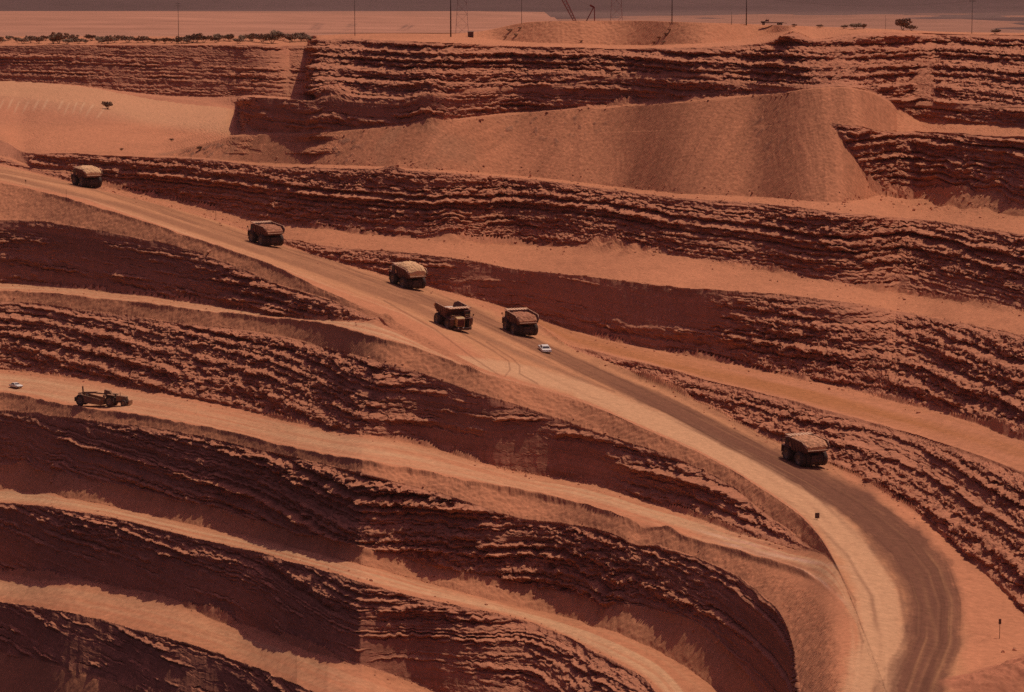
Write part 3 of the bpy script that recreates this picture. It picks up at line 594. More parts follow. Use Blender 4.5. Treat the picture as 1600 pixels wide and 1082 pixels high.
# ------------------------------------------------------------------ object helpers
def setp(o, label=None, cat=None, group=None, kind=None):
    if label: o['label'] = label
    if cat: o['category'] = cat
    if group: o['group'] = group
    if kind: o['kind'] = kind
    return o
def empty(name, label, cat, group=None):
    o = bpy.data.objects.new(name, None); COL.objects.link(o); o.empty_display_size = .3
    return setp(o, label, cat, group)
def kids(o): return [c for c in bpy.data.objects if c.parent == o]
def copy_tree(o, parent=None, label=None):
    c = o.copy(); COL.objects.link(c); c.parent = parent
    if label: c['label'] = label
    for ch in kids_of.get(o.name, []):
        copy_tree(ch, c)
    return c
kids_of = {}
class MB:
    """collects shapes and links them as one mesh object"""
    def __init__(s): s.v = []; s.f = []; s.sm = []
    def add(s, v, f, smooth=False):
        o = len(s.v); s.v += [tuple(p) for p in v]; s.f += [tuple(i + o for i in q) for q in f]; s.sm += [smooth] * len(f)
        return s
    def box(s, c, d, rx=0, ry=0, rz=0, taper=(1, 1)):
        x, y, z = d[0] / 2, d[1] / 2, d[2] / 2; tx, ty = taper
        v = [(-x, -y, -z), (x, -y, -z), (x, y, -z), (-x, y, -z), (-x * tx, -y * ty, z), (x * tx, -y * ty, z), (x * tx, y * ty, z), (-x * tx, y * ty, z)]
        m = Matrix.Rotation(rz, 3, 'Z') @ Matrix.Rotation(ry, 3, 'Y') @ Matrix.Rotation(rx, 3, 'X')
        v = [m @ Vector(p) + Vector(c) for p in v]
        return s.add(v, [(0, 3, 2, 1), (4, 5, 6, 7), (0, 1, 5, 4), (1, 2, 6, 5), (2, 3, 7, 6), (3, 0, 4, 7)])
    def prism(s, prof, x0, x1):
        """profile in (y, z) swept along x"""
        n = len(prof); v = [(x0, p[0], p[1]) for p in prof] + [(x1, p[0], p[1]) for p in prof]
        return s.add(v, [tuple(range(n))[::-1], tuple(range(n, 2 * n))] + [(i, (i + 1) % n, n + (i + 1) % n, n + i) for i in range(n)])
    def tube(s, a, b, r, r2=None, n=8):
        a, b = Vector(a), Vector(b); r2 = r if r2 is None else r2
        d = (b - a).normalized(); t = d.orthogonal().normalized(); w = d.cross(t)
        v = [a + (t * math.cos(i * 2 * math.pi / n) + w * math.sin(i * 2 * math.pi / n)) * r for i in range(n)]
        v += [b + (t * math.cos(i * 2 * math.pi / n) + w * math.sin(i * 2 * math.pi / n)) * r2 for i in range(n)]
        return s.add(v, [tuple(range(n))[::-1], tuple(range(n, 2 * n))] + [(i, (i + 1) % n, n + (i + 1) % n, n + i) for i in range(n)], n >= 10)
    def lathe(s, prof, c, n=28, lugs=0):
        """profile of (x offset, radius) about the x axis through c"""
        v = []
        for i in range(n):
            a = i * 2 * math.pi / n
            for x, r in prof:
                rr_ = r * (1.0 - (lugs if (i % 2 and r > .9 * max(p[1] for p in prof)) else 0))
                v.append((c[0] + x, c[1] + rr_ * math.sin(a), c[2] + rr_ * math.cos(a)))
        k = len(prof); f = []
        for i in range(n):
            for j in range(k - 1):
                f.append((i * k + j, i * k + j + 1, ((i + 1) % n) * k + j + 1, ((i + 1) % n) * k + j))
        return s.add(v, f, True)
    def build(s, name, mat, parent=None, bevel=0.0):
        me = bpy.data.meshes.new(name); me.from_pydata([tuple(p) for p in s.v], [], s.f); me.materials.append(mat)
        me.polygons.foreach_set('use_smooth', s.sm); me.update()
        if bevel:
            bm = bmesh.new(); bm.from_mesh(me)
            es = [e for e in bm.edges if len(e.link_faces) == 2 and e.calc_face_angle(0) > .6]
            bmesh.ops.bevel(bm, geom=es, offset=bevel, segments=2, affect='EDGES', profile=.5)
            bm.to_mesh(me); bm.free()
        bm = bmesh.new(); bm.from_mesh(me); bmesh.ops.recalc_face_normals(bm, faces=bm.faces); bm.to_mesh(me); bm.free()
        o = bpy.data.objects.new(name, me); COL.objects.link(o)
        if parent is not None:
            o.parent = parent; kids_of.setdefault(parent.name, []).append(o)
        return o

# ------------------------------------------------------------------ ground objects
def mesh_np(name, V, Q, colr, mat, label, cat, kind='structure', smooth=False):
    me = bpy.data.meshes.new(name)
    me.vertices.add(len(V)); me.vertices.foreach_set('co', np.ascontiguousarray(V, np.float32).ravel())
    me.loops.add(Q.size); me.loops.foreach_set('vertex_index', np.ascontiguousarray(Q, np.int32).ravel())
    me.polygons.add(len(Q)); me.polygons.foreach_set('loop_start', np.arange(0, Q.size, 4, dtype=np.int32))
    try: me.polygons.foreach_set('loop_total', np.full(len(Q), 4, np.int32))
    except Exception: pass
    me.polygons.foreach_set('use_smooth', np.full(len(Q), smooth))
    ca = me.color_attributes.new('soil', 'FLOAT_COLOR', 'POINT')
    ca.data.foreach_set('color', np.concatenate([colr, np.ones((len(colr), 1))], 1).astype(np.float32).ravel())
    me.materials.append(mat); me.update(calc_edges=True)
    o = bpy.data.objects.new(name, me); COL.objects.link(o)
    return setp(o, label, cat, None, kind)
# two more rows carry the rim back under the desert plain
ext = []
for back, drop in ((12, .1), (60, 1.0), (160, 9.0), (420, 95.0)):
    e = 1 + back / np.hypot(X[0], Yw[0])
    ext.append((X[0] * e, Yw[0] * e, Z[0] - drop))
Xa = np.vstack([e[0][None] for e in ext[::-1]] + [X]); Ya = np.vstack([e[1][None] for e in ext[::-1]] + [Yw]); Za = np.vstack([e[2][None] for e in ext[::-1]] + [Z])
Ca = np.concatenate([np.repeat(C[:1], 4, 0), C], 0); Ka = np.concatenate([np.repeat(K[:1], 4, 0), K], 0)
NA = NR + 4
V = np.stack([Xa, Ya, Za], -1).reshape(-1, 3); Cv = Ca.reshape(-1, 3)
idx = np.arange(NA * NX).reshape(NA, NX)
Q = np.stack([idx[:-1, :-1], idx[1:, :-1], idx[1:, 1:], idx[:-1, 1:]], -1)
Kf = Ka[:-1, :-1]; xf = np.broadcast_to(xs[None, :-1], Kf.shape); yf = np.concatenate([np.repeat(yg[:1], 4, 0), yg], 0)[:-1, :-1]
owner = np.zeros(Kf.shape, np.int8)
dmf = np.concatenate([np.zeros((4, NX), bool), dumpm], 0)[:-1, :-1]
owner[dmf] = 1
low = (xf > 1335) & (yf > 800) & (Kf > SEG['R1'])
owner[(Kf == SEG['R1']) | low] = 2
for i, n in enumerate(['F1', 'G1', 'T1', 'B1']):
    xm = {'F1': 640, 'G1': 1320, 'T1': 1190, 'B1': 9999}[n]; xn = 885 if n == 'B1' else -999
    owner[(Kf == SEG[n]) & (xf < xm) & (xf > xn)] = 3 + i
owner[(Kf == SEG['I1']) & (xf < 760)] = 7
GROUND = [
 (0, 'pit_terrain', MAT_PIT, 'stepped red rock walls and loose banks of the open pit', 'terrain'),
 (1, 'waste_dump', MAT_PIT, 'long slope of tipped pinkish spoil streaked downhill below the upper cliff', 'spoil slope'),
 (2, 'haul_road', MAT_ROAD, 'broad haul road winding down into the pit with a dark wheel-packed lane', 'road'),
 (3, 'bench_road', MAT_ROAD, 'pale dirt bench road joining the haul road beside the empty dump truck', 'road'),
 (4, 'bench_road', MAT_ROAD, 'pale dirt bench road carrying the wheel scraper', 'road'),
 (5, 'bench_road', MAT_ROAD, 'pale dirt bench road one level below the wheel scraper', 'road'),
 (6, 'bench_road', MAT_ROAD, 'orange dirt bench road branching off to the right behind the white car', 'road'),
 (7, 'bench_road', MAT_ROAD, 'lowest pale dirt bench crossing the bottom left corner', 'road'),
]
for k, name, mat, label, cat in GROUND:
    q = Q[owner == k]
    used, inv = np.unique(q, return_inverse=True)
    mesh_np(name, V[used], inv.reshape(-1, 4), Cv[used], mat, label, cat)

# desert plain beyond the rim, the long tailings terrace and far hills
def sheet(name, gx, gy, zf, colf, mat, label, cat, kind='structure', smooth=True):
    A, B = np.meshgrid(gx, gy); Zs = zf(A, B)
    ii = np.arange(A.size).reshape(A.shape)
    q = np.stack([ii[:-1, :-1], ii[:-1, 1:], ii[1:, 1:], ii[1:, :-1]], -1).reshape(-1, 4)
    return mesh_np(name, np.stack([A, B, Zs], -1).reshape(-1, 3), q, colf(A, B, Zs).reshape(-1, 3), mat, label, cat, kind, smooth)
KB = F / 2800.0
def plain_z(a, b):
    return 9.2 + 0.8 * fbm(a * .004, b * .004, octaves=3, seed=301) - 90 * np.maximum(sstep(1900 * KB, 4200 * KB, b), .8 * sstep(20, 130, a))
def plain_c(a, b, z):
    n = fbm(a * .006, b * .004, octaves=5, seed=303)[..., None]
    return np.clip(c3(.36, .170, .105) * (1 + .22 * n), .01, 1)
sheet('desert_plain', np.linspace(-9000, 9000, 220), np.concatenate([np.linspace(1170, 1600, 60), np.linspace(1640, 6000, 80)]) * KB, plain_z, plain_c, MAT_FAR, 'flat pinkish desert ground beyond the pit rim', 'desert')
# tailings terrace: foot at the plain, a long even bank and a flat crest
def tail_z(a, b):
    b = b / KB
    crest = np.interp(a, [-900, -300, -60, 60], [16.0, 15.0, 10.2, 9.6])
    t = sstep(1262, 1480, b)
    gull = np.abs(vnoise(a * .03, b * .004, seed=311)) * .5
    return 9.4 + (crest - 9.4) * (0.25 * t + .75 * np.clip((b - 1262) / 218, 0, 1)) - gull * (1 - np.abs(2 * t - 1)) - 30 * sstep(1700, 2000, b)
def tail_c(a, b, z):
    n = fbm(a * .01, b * .03, octaves=4, seed=313)[..., None]
    c = np.clip(c3(.39, .180, .110) * (1 + .16 * n), .01, 1)
    px = 800 + a / b * F; b = b / KB
    for x0, w, dx in ((488, 2.2, 14), (496, 2.0, 14), (541, 2.4, 12), (548, 2, 12), (625, 3, 16), (634, 2.4, 16)):
        ln = np.exp(-((px - x0 - dx * (b - 1300) / 180) / w) ** 2) * sstep(1290, 1310, b) * (1 - sstep(1400, 1460, b))
        ln = ln * (0.55 + .6 * vnoise(a * .2, b * .08, seed=315))
        c = mix(c, np.broadcast_to(c3(.16, .085, .06), c.shape), np.clip(ln, 0, .8))
    return c
sheet('tailings_terrace', np.linspace(-900, 40, 400), np.linspace(1255, 2000, 160) * KB, tail_z, tail_c, MAT_FAR, 'long low pinkish tailings bank behind the far left rim', 'tailings bank')
def hill_z(a, b):
    r = fbm(a * .00035 + 3, b * .00025, octaves=5, seed=321)
    b = b / KB
    return -82 + sstep(6500, 12500, b) * (620 + 420 * r) * (1 - .6 * sstep(13500, 17000, b)) + 12 * fbm(a * .002, b * .002, octaves=3, seed=323)
def hill_c(a, b, z):
    n = fbm(a * .0012, b * .0012, octaves=4, seed=325)[..., None]
    b = b / KB
    band = sstep(5200, 5600, b) * (1 - sstep(6000, 6400, b))
    c = np.clip(c3(.13, .075, .062) * (1 + .3 * n), .01, 1)
    return mix(c, np.broadcast_to(c3(.22, .13, .10), c.shape), band * .6)
sheet('hills', np.linspace(-9500, 9500, 240), np.linspace(4000, 17000, 150) * KB, hill_z, hill_c, MAT_FAR, 'hazy purple hills and valley floor far beyond the pit', 'hills')

# ------------------------------------------------------------------ vehicles (local axes: x right, y forward, z up)
def wheel(parent, c, r, w, rim_frac=.55, lugs=.035, name='wheel', n=32):
    t = MB().lathe([(-.5 * w, rim_frac * r), (-.5 * w, .86 * r), (-.42 * w, .965 * r), (-.2 * w, r), (.2 * w, r), (.42 * w, .965 * r), (.5 * w, .86 * r), (.5 * w, rim_frac * r)], c, n, lugs).build(name, M['tyre'], parent)
    q = rim_frac * r * 1.01
    rm = MB()
    for sgn in (-1, 1):
        rm.lathe([(sgn * .5 * w, q), (sgn * .40 * w, q * .93), (sgn * .24 * w, q * .55), (sgn * .24 * w, q * .32), (sgn * .38 * w, q * .28), (sgn * .38 * w, .001)], c, 20)
    rm.build('rim', M['rim'], t)
    return t
def panel(mb, a, b, c, d, th):
    """thick quad panel"""
    a, b, c, d = map(Vector, (a, b, c, d)); n = (b - a).cross(d - a).normalized() * th
    v = [a, b, c, d, a + n, b + n, c + n, d + n]
    mb.add(v, [(0, 3, 2, 1), (4, 5, 6, 7), (0, 1, 5, 4), (1, 2, 6, 5), (2, 3, 7, 6), (3, 0, 4, 7)])
LIFT = .45
def make_truck():
    t = empty('haul_truck', 'haul truck', 'dump truck', 'dump trucks on the haul road')
    fr = MB()
    for s in (-1, 1): fr.box((s * .75, .4, 1.45), (.35, 9.2, .6))
    fr.lathe([(-.9, .001), (-.9, .75), (.9, .75), (.9, .001)], (0, -2.3, 1.6), 16).box((0, -2.6, 2.2), (1.7, 2.6, .7)).box((0, -3.2, 1.3), (2.2, .5, 1.5)).box((0, -2.3, 1.2), (1.2, 1.6, 1.6)).box((0, 3.0, 1.2), (3.0, .8, 1.3)).box((0, 3.1, 1.3), (3.6, .5, .5)).box((0, -3.9, 1.6), (2.2, .35, .7)).box((0, .3, 1.7), (1.9, 2.4, .9))  # low boxes at the rear axle added to block sun passing underneath
    fr.build('chassis', M['chassis'], t, .03)
    MB().box((0, 5.45, 1.05), (4.6, .35, .55)).build('bumper', M['chassis'], t, .04)
    dk = MB().box((0, 3.6, 3.30), (5.5, 2.5, .14))
    for s in (-1, 1): dk.box((s * 2.45, 3.1, 3.24), (1.1, 3.3, .12)).box((s * 2.5, 4.8, 2.5), (.9, .12, 1.5))
    dk.build('deck', M['body'], t, .02)
    hd = MB().prism([(2.8, 1.6), (5.5, 1.6), (5.5, 3.55), (5.2, 3.7), (2.8, 3.8)], -.55, 1.55).build('hood', M['yellow'], t, .05)
    g = MB().box((.5, 5.53, 2.5), (1.75, .08, 1.5))
    for i in range(6): g.box((.5 - .75 + i * .3, 5.59, 2.5), (.07, .06, 1.46))
    g.build('grille', M['red'], hd)
    for s in (-.15, 1.15):
        MB().tube((s, 5.55, 1.35), (s, 5.68, 1.35), .16, n=12).build('headlight', M['lamp'], t)
    cb = MB().box((-1.85, 3.25, 4.14), (1.55, 1.7, 1.62), taper=(.94, .9)).box((-1.85, 3.2, 4.98), (1.7, 1.9, .08)).build('cab', M['body'], t, .03)
    w = MB().box((-1.85, 4.07, 4.37), (1.25, .05, .72), rx=-.05).build('windscreen', M['glass'], cb)
    for s in (-1, 1): MB().box((-1.85 + s * .765, 3.25, 4.37), (.05, 1.1, .68)).build('window', M['glass'], cb)
    for xa, xb in ((-2.7, -1.0), (1.9, 2.7)):
        rl = MB(); rl.tube((xa, 4.8, 3.34), (xa, 4.8, 4.3), .035, n=6).tube((xb, 4.8, 3.34), (xb, 4.8, 4.3), .035, n=6)
        rl.tube((xa, 4.8, 4.3), (xb, 4.8, 4.3), .035, n=6).tube((xa, 4.8, 3.85), (xb, 4.8, 3.85), .03, n=6); rl.build('handrail', M['yellow'], t)
    ld = MB()
    for s in (-.25, .25): ld.tube((-2.2 + s, 5.55, .8), (-2.2 + s, 4.9, 2.85), .035, n=6)
    for i in range(5): ld.tube((-2.45, 5.5 - i * .14, 1.0 + i * .42), (-1.95, 5.5 - i * .14, 1.0 + i * .42), .03, n=6)
    ld.build('ladder', M['yellow'], t)
    for s in (-1, 1): MB().lathe([(-.55, .001), (-.55, .42), (.55, .42), (.55, .001)], (s * 1.6, .55, 1.5), 16).build('fuel_tank', M['chassis'], t)
    for s in (-1, 1):
        mr = MB(); mr.tube((s * 2.72, 4.7, 3.34), (s * 2.98, 4.9, 4.3), .03, n=6).box((s * 2.98, 4.9, 4.15), (.3, .05, .5)); mr.build('mirror', M['chassis'], t)
    for s in (-1, 1): wheel(t, (s * 2.35, 3.0, 1.6), 1.6, 1.1)
    for s in (-1, 1):
        for x in (1.42, 2.56): wheel(t, (s * x, -2.3, 1.6), 1.6, 1.08)
    # dump body
    b = MB(); th = .12
    FL, FR = (2.25, 2.2), None
    pts = [(1.3, 2.35), (-3.4, 2.75), (-4.8, 3.3)]         # floor
    for (y0, z0), (y1, z1) in zip(pts[:-1], pts[1:]):
        panel(b, (-2.3, y0, z0), (2.3, y0, z0), (2.3, y1, z1), (-2.3, y1, z1), th)
    panel(b, (-2.3, 1.3, 2.35), (2.3, 1.3, 2.35), (2.85, 2.2, 5.0), (-2.85, 2.2, 5.0), th)      # front wall
    for s in (-1, 1):
        lo = [(s * 2.3, 1.3, 2.35), (s * 2.3, -3.4, 2.75), (s * 2.3, -4.8, 3.3)]
        hi = [(s * 2.85, 2.2, 5.0), (s * 2.9, -3.3, 4.95), (s * 2.62, -4.75, 4.37)]
        for i in range(2):
            q = (lo[i], lo[i + 1], hi[i + 1], hi[i]) if s > 0 else (lo[i], hi[i], hi[i + 1], lo[i + 1])
            panel(b, *q, -th)
    body = b.build('dump_body', M['body'], t)
    body.location = (0, 0, LIFT)
    fl_ = MB(); panel(fl_, (-2.24, 1.22, 2.52), (2.24, 1.22, 2.52), (2.24, -3.4, 2.89), (-2.24, -3.4, 2.89), .03); panel(fl_, (-2.24, -3.4, 2.89), (2.24, -3.4, 2.89), (2.24, -4.75, 3.43), (-2.24, -4.75, 3.43), .03)
    fl_.build('bed_floor', M['liner'], body)
    rb = MB()
    for s in (-1, 1):
        for y in (1.2, 0, -1.2, -2.4, -3.3):
            zf = 2.35 + (1.3 - y) / 4.7 * .4
            rb.add([(s * 2.40, y - .12, zf), (s * 2.40, y + .12, zf), (s * 2.62, y + .12, zf), (s * 2.62, y - .12, zf), (s * 2.90, y - .12, 4.9), (s * 2.90, y + .12, 4.9), (s * 3.05, y + .12, 4.9), (s * 3.05, y - .12, 4.9)],
                   [(0, 1, 2, 3), (4, 7, 6, 5), (0, 4, 5, 1), (1, 5, 6, 2), (2, 6, 7, 3), (3, 7, 4, 0)])
    for i, x in enumerate((-1.6, -.8, 0, .8, 1.6)): rb.box((x, -.9, 2.42), (.16, 4.6, .2), rx=-.085)
    rb.build('rib', M['body'], body)
    rails = MB()
    for s in (-1, 1): rails.tube((s * 2.93, 2.25, 5.03), (s * 2.98, -3.35, 4.98), .10, n=8).tube((s * 2.98, -3.35, 4.98), (s * 2.68, -4.8, 3.98), .09, n=8)
    rails.tube((-2.4, -4.82, 3.36), (2.4, -4.82, 3.36), .09, n=8)
    rails.build('rim_rail', M['canopy'], body)
    cp = MB().box((0, 2.95, 5.08), (5.8, 1.6, .1), rx=.03)
    for i in range(8): cp.box((-2.6 + i * .743, 2.95, 5.17), (.14, 1.55, .1), rx=.03)
    for s in (-1, 1): cp.box((s * 2.86, 2.95, 5.15), (.1, 1.6, .22), rx=.03)
    cp.build('canopy', M['canopy'], body)
    return t
truck = make_truck()
def ore(top, amp, mat, label, seed, tilt=0.0, spill=0.0):
    """heaped rock lying in a dump body"""
    nx, ny = 34, 56
    gx = np.linspace(-2.72, 2.72, nx); gy = np.linspace(2.05, -4.45 - spill * .2, ny)
    A, B = np.meshgrid(gx, gy)
    e = (1 - (A / 2.72) ** 2) * np.clip((2.3 - B) / 1.6, 0, 1) * np.clip((B + 4.75) / 2.0, 0, 1)
    zt = top + tilt * (B + 1.0) + amp * np.sqrt(np.clip(e, 0, 1)) + .13 * vnoise(A * 1.6, B * 1.6, seed=seed) + .10 * vnoise(A * 3.6, B * 3.6, seed=seed + 1)
    zt = zt - .9 * np.clip((-2.7 - B) / 2.0, 0, 1) ** 1.2
    fl = np.where(B > -3.4, 2.35 + (1.3 - B) / 4.7 * .4, 2.75 + (-3.4 - B) / 1.4 * .55) + .14
    zt = np.maximum(zt, fl + .12)
    zt[[0, -1], :] = np.minimum(zt[[0, -1], :], fl[[0, -1], :] + .7)
    V_ = [(a, b_, z_) for a, b_, z_ in zip(A.ravel(), B.ravel(), zt.ravel())]
    ii = np.arange(nx * ny).reshape(ny, nx)
    f = [(ii[j, i], ii[j, i + 1], ii[j + 1, i + 1], ii[j + 1, i]) for j in range(ny - 1) for i in range(nx - 1)]
    off = len(V_); V_ += [(a * .86, b_ if b_ < 1.3 else 1.42, z_) for a, b_, z_ in zip(A.ravel(), B.ravel(), fl.ravel())]
    rim_ = list(ii[0, :]) + list(ii[1:, -1]) + list(ii[-1, ::-1][1:]) + list(ii[::-1, 0][1:-1])
    f += [(rim_[k], rim_[(k + 1) % len(rim_)], rim_[(k + 1) % len(rim_)] + off, rim_[k] + off) for k in range(len(rim_))]
    mb = MB(); mb.v = V_; mb.f = [tuple(int(x) for x in q) for q in f]; mb.sm = [False] * len(f)
    mb.v = [(x_, y_, z_ + LIFT) for x_, y_, z_ in mb.v]
    o = mb.build('ore_load', mat)
    return setp(o, label, 'ore pile', 'rock loads in the dump trucks')
def orient(o, pos, fwd_v, scale=1.0, yaw=0.0):
    y = Matrix.Rotation(yaw, 3, 'Z') @ Vector(fwd_v).normalized(); z0 = Vector((0, 0, 1)); x = y.cross(z0).normalized(); z = x.cross(y)
    m = Matrix((x, y, z)).transposed().to_4x4(); m.translation = Vector(pos)
    o.matrix_world = m @ Matrix.Scale(scale, 4)
LANE_UP = [(-60, 246), (20, 268), (137, 296), (415, 388), (637, 460), (815, 532), (900, 575), (1000, 620), (1100, 668), (1258, 738), (1340, 800)]
def lane_dir(px, span=55):
    p = np.array(LANE_UP, float)
    f_ = lambda x: at(x, np.interp(x, p[:, 0], p[:, 1]))
    return f_(px - span) - f_(px + span)
TRUCKS = [
 ((136, 292), 1, 'loaded dump truck with a pale heap, highest up the haul road', ('orelight', 4.75, 1.05, .02), 'heaped pale rock in the truck highest up the haul road'),
 ((416, 383), 1, 'dark loaded dump truck, second from the top of the haul road', ('orered', 4.4, .42, 0.0), 'low brown rock load in the second truck from the top'),
 ((637, 449), 1, 'dump truck with a high pale mound of rock, just above the empty truck', ('orelight', 4.75, 1.35, -.02), 'high pale rounded rock mound in the truck above the empty one'),
 ((813, 522), 1, 'dump truck with a reddish load, right in front of the white car', ('orered', 4.4, .4, 0.0), 'reddish rock load in the truck in front of the white car'),
 ((1258, 725), 1, 'nearest loaded dump truck with a sunlit ribbed canopy, alone at the bend', ('ore', 4.75, .5, .02), 'flat brown rock load in the lone truck near the bend'),
 ((706, 512), -1, 'empty dump truck facing downhill with open body and yellow hood', None, None),
]
TS = 1.32
SIZE = [1.05, 1.05, 1.03, 1.0, 1.0, 1.0]
WANT = [34, 34, 31, 22, 26, 26]
for i, (px, s, label, ld, olabel) in enumerate(TRUCKS):
    k_ = TS * SIZE[i]
    o = truck if i == 0 else copy_tree(truck)
    o['label'] = label
    o['group'] = 'dump trucks on the haul road'
    d = lane_dir(px[0]) * s
    cur = math.degrees(math.atan2(abs(d.x), abs(d.y))); yaw = R((cur - WANT[i]) * .85) * (-1)
    print('heading', i, round(cur, 1), WANT[i], 'grade', round(100 * d.z / math.hypot(d.x, d.y), 1))
    pos = at(*px) + Vector((0, 0, .02))
    orient(o, pos, d, k_, yaw)
    if ld:
        q = ore(ld[1], ld[2], M[ld[0]], olabel, 400 + i * 7, ld[3])
        orient(q, pos, d, k_, yaw)

def make_sedan():
    t = empty('white_car', 'white car', 'car', 'white cars in the pit')
    side = [(-2.6, .42), (-2.68, .62), (-2.62, .88), (-1.55, .98), (1.0, .98), (2.45, .88), (2.66, .70), (2.66, .42), (2.2, .30), (-2.2, .30)]
    b = MB().prism(side, -.97, .97).build('body', M['white'], t, .06)
    roof = MB().add([(-.86, -1.75, .97), (.86, -1.75, .97), (.86, 1.05, .97), (-.86, 1.05, .97), (-.68, -1.15, 1.42), (.68, -1.15, 1.42), (.68, .35, 1.43), (-.68, .35, 1.43)],
             [(0, 3, 2, 1), (4, 5, 6, 7), (0, 1, 5, 4), (1, 2, 6, 5), (2, 3, 7, 6), (3, 0, 4, 7)]).build('cabin', M['white'], t, .04)
    def win(name, q):
        mb = MB(); panel(mb, *q, .02); mb.build(name, M['glass'], roof)
    win('rear_window', ((-.72, -1.66, 1.05), (.72, -1.66, 1.05), (.62, -1.24, 1.36), (-.62, -1.24, 1.36)))
    win('windscreen', ((.74, .97, 1.04), (-.74, .97, 1.04), (-.62, .44, 1.38), (.62, .44, 1.38)))
    for s in (-1, 1):
        q = ((s * .845, -1.45, 1.04), (s * .845, .75, 1.04), (s * .715, .28, 1.36), (s * .715, -1.08, 1.36))
        win('window', q if s > 0 else (q[1], q[0], q[3], q[2]))
    for y, n in ((-2.74, 'rear_bumper'), (2.74, 'front_bumper')): MB().box((0, y, .52), (1.9, .14, .18)).build(n, M['chrome'], t, .03)
    for s in (-1, 1):
        MB().box((s * .7, -2.66, .74), (.38, .06, .14)).build('tail_light', M['redlamp'], t)
        MB().tube((s * .72, 2.62, .70), (s * .72, 2.70, .70), .11, n=12).build('headlight', M['lamp'], t)
        for y in (-1.6, 1.65): wheel(t, (s * .80, y, .34), .34, .22, .6, 0, n=20)
        MB().box((s * 1.02, .75, 1.02), (.16, .1, .1)).build('mirror', M['chrome'], t)
    return t
car = make_sedan()
car['label'] = 'small white car following the dump truck with the reddish load'
d = lane_dir(851, 40); orient(car, at(851, 549.5) + Vector((0, 0, .01)), d, 1.5, R(-14))
c2 = copy_tree(car, None, 'white car on the pale bench road behind the wheel scraper')
orient(c2, at(25, 606) + Vector((0, 0, .01)), at(60, 613) - at(-10, 600), 1.15)

def make_scraper():
    t = setp(empty('wheel_scraper', '', 'earthmover'), 'long low wheeled scraper parked on the bench road edge', 'earthmover')
    y0 = -6.4
    b = MB()
    for s in (-1, 1):
        b.add([(s * 1.45, -6.0, .9), (s * 1.45, .3, .35), (s * 1.45, .3, 1.55), (s * 1.45, -1.0, 1.95), (s * 1.45, -6.0, 2.75),
               (s * 1.68, -6.0, .9), (s * 1.68, .3, .35), (s * 1.68, .3, 1.55), (s * 1.68, -1.0, 1.95), (s * 1.68, -6.0, 2.75)],
              [(0, 1, 2, 3, 4), (9, 8, 7, 6, 5), (0, 5, 6, 1), (1, 6, 7, 2), (2, 7, 8, 3), (3, 8, 9, 4), (4, 9, 5, 0)])
    b.box((0, -2.9, .68), (2.9, 6.0, .14), rx=-.09).box((0, -5.9, 1.8), (2.9, .2, 1.9))
    b.build('bowl', M['scraper'], t, .03)
    MB().prism([(.2, .4), (1.0, .5), (1.15, 1.2), (.5, 1.8), (.2, 1.7)], -1.45, 1.45).build('apron', M['scraper'], t, .04)
    MB().box((0, -7.6, 1.5), (1.2, 1.6, .6)).box((0, -8.5, 1.5), (1.6, .25, 1.0)).build('push_block', M['chassis'], t, .03)
    MB().box((0, -6.7, 2.9), (.9, 1.8, .25), rx=.1).box((.2, -6.1, 3.75), (.35, .35, 1.6), ry=.12).build('rear_post', M['scraper'], t, .02)
    y = MB()
    y.box((0, -4.0, 3.05), (.75, 4.4, .42), rx=.03).box((0, -.6, 2.92), (.45, 3.2, .3), rx=-.05)
    y.prism([(.6, 2.6), (1.5, 2.6), (2.7, 1.3), (3.4, 1.3), (3.4, 2.5), (2.5, 3.6), (.9, 3.9)], -.5, .5)
    for s in (-1, 1): y.box((s * 1.75, .6, 1.6), (.22, 2.6, .4), rx=.45)
    y.box((0, 1.3, 2.5), (3.6, .5, .5))
    y.build('gooseneck', M['scraper'], t, .03)
    MB().box((0, 5.6, 1.15), (1.0, 6.2, .4)).build('tractor_frame', M['chassis'], t, .03)
    hd = MB().prism([(4.6, 1.4), (7.6, 1.4), (7.6, 2.3), (7.3, 2.45), (4.6, 2.6)], -.62, .62).build('hood', M['scraper'], t, .04)
    MB().box((0, 7.64, 1.9), (1.1, .06, .85)).build('grille', M['chassis'], hd)
    MB().tube((.3, 5.8, 2.5), (.3, 5.8, 3.3), .08, n=8).build('exhaust_pipe', M['chassis'], hd)
    MB().box((-.1, 3.95, 2.0), (.8, .7, .25)).box((-.1, 3.6, 2.5), (.8, .15, .8)).build('seat', M['chassis'], t, .03)
    MB().lathe([(-.02, .3), (.02, .3), (.02, .25), (-.02, .25), (-.02, .3)], (0, 4.5, 2.8), 14).tube((0, 4.5, 2.8), (0, 4.8, 2.2), .04, n=6).build('steering_wheel', M['chassis'], t)
    for s in (-1, 1):
        MB().prism([(2.3, 2.95), (4.4, 2.75), (4.4, 2.62), (2.3, 2.82)], s * 1.3 - .5, s * 1.3 + .5).build('fender', M['scraper'], t)
    MB().box((0, 8.7, 1.1), (2.0, .4, .9)).box((0, 8.1, 1.1), (.9, 1.0, .5)).build('bumper', M['scraper'], t, .04)
    for s in (-1, 1):
        wheel(t, (s * 1.3, y0, 1.42), 1.42, .85); wheel(t, (s * 1.35, 2.9, 1.35), 1.35, .8); wheel(t, (s * 1.05, 7.1, .85), .85, .5)
    return t
sc = make_scraper()
pa, pb = at(123, 629), at(200, 641)
dv = pb - pa; dv = Vector((dv.x, dv.y * .30, dv.z * .45))
orient(sc, (pa + pb) / 2 + Vector((0, 0, .03)), dv, 1.08); sc.matrix_world = sc.matrix_world @ Matrix.Diagonal((1.1, 1.05, 1.3, 1))

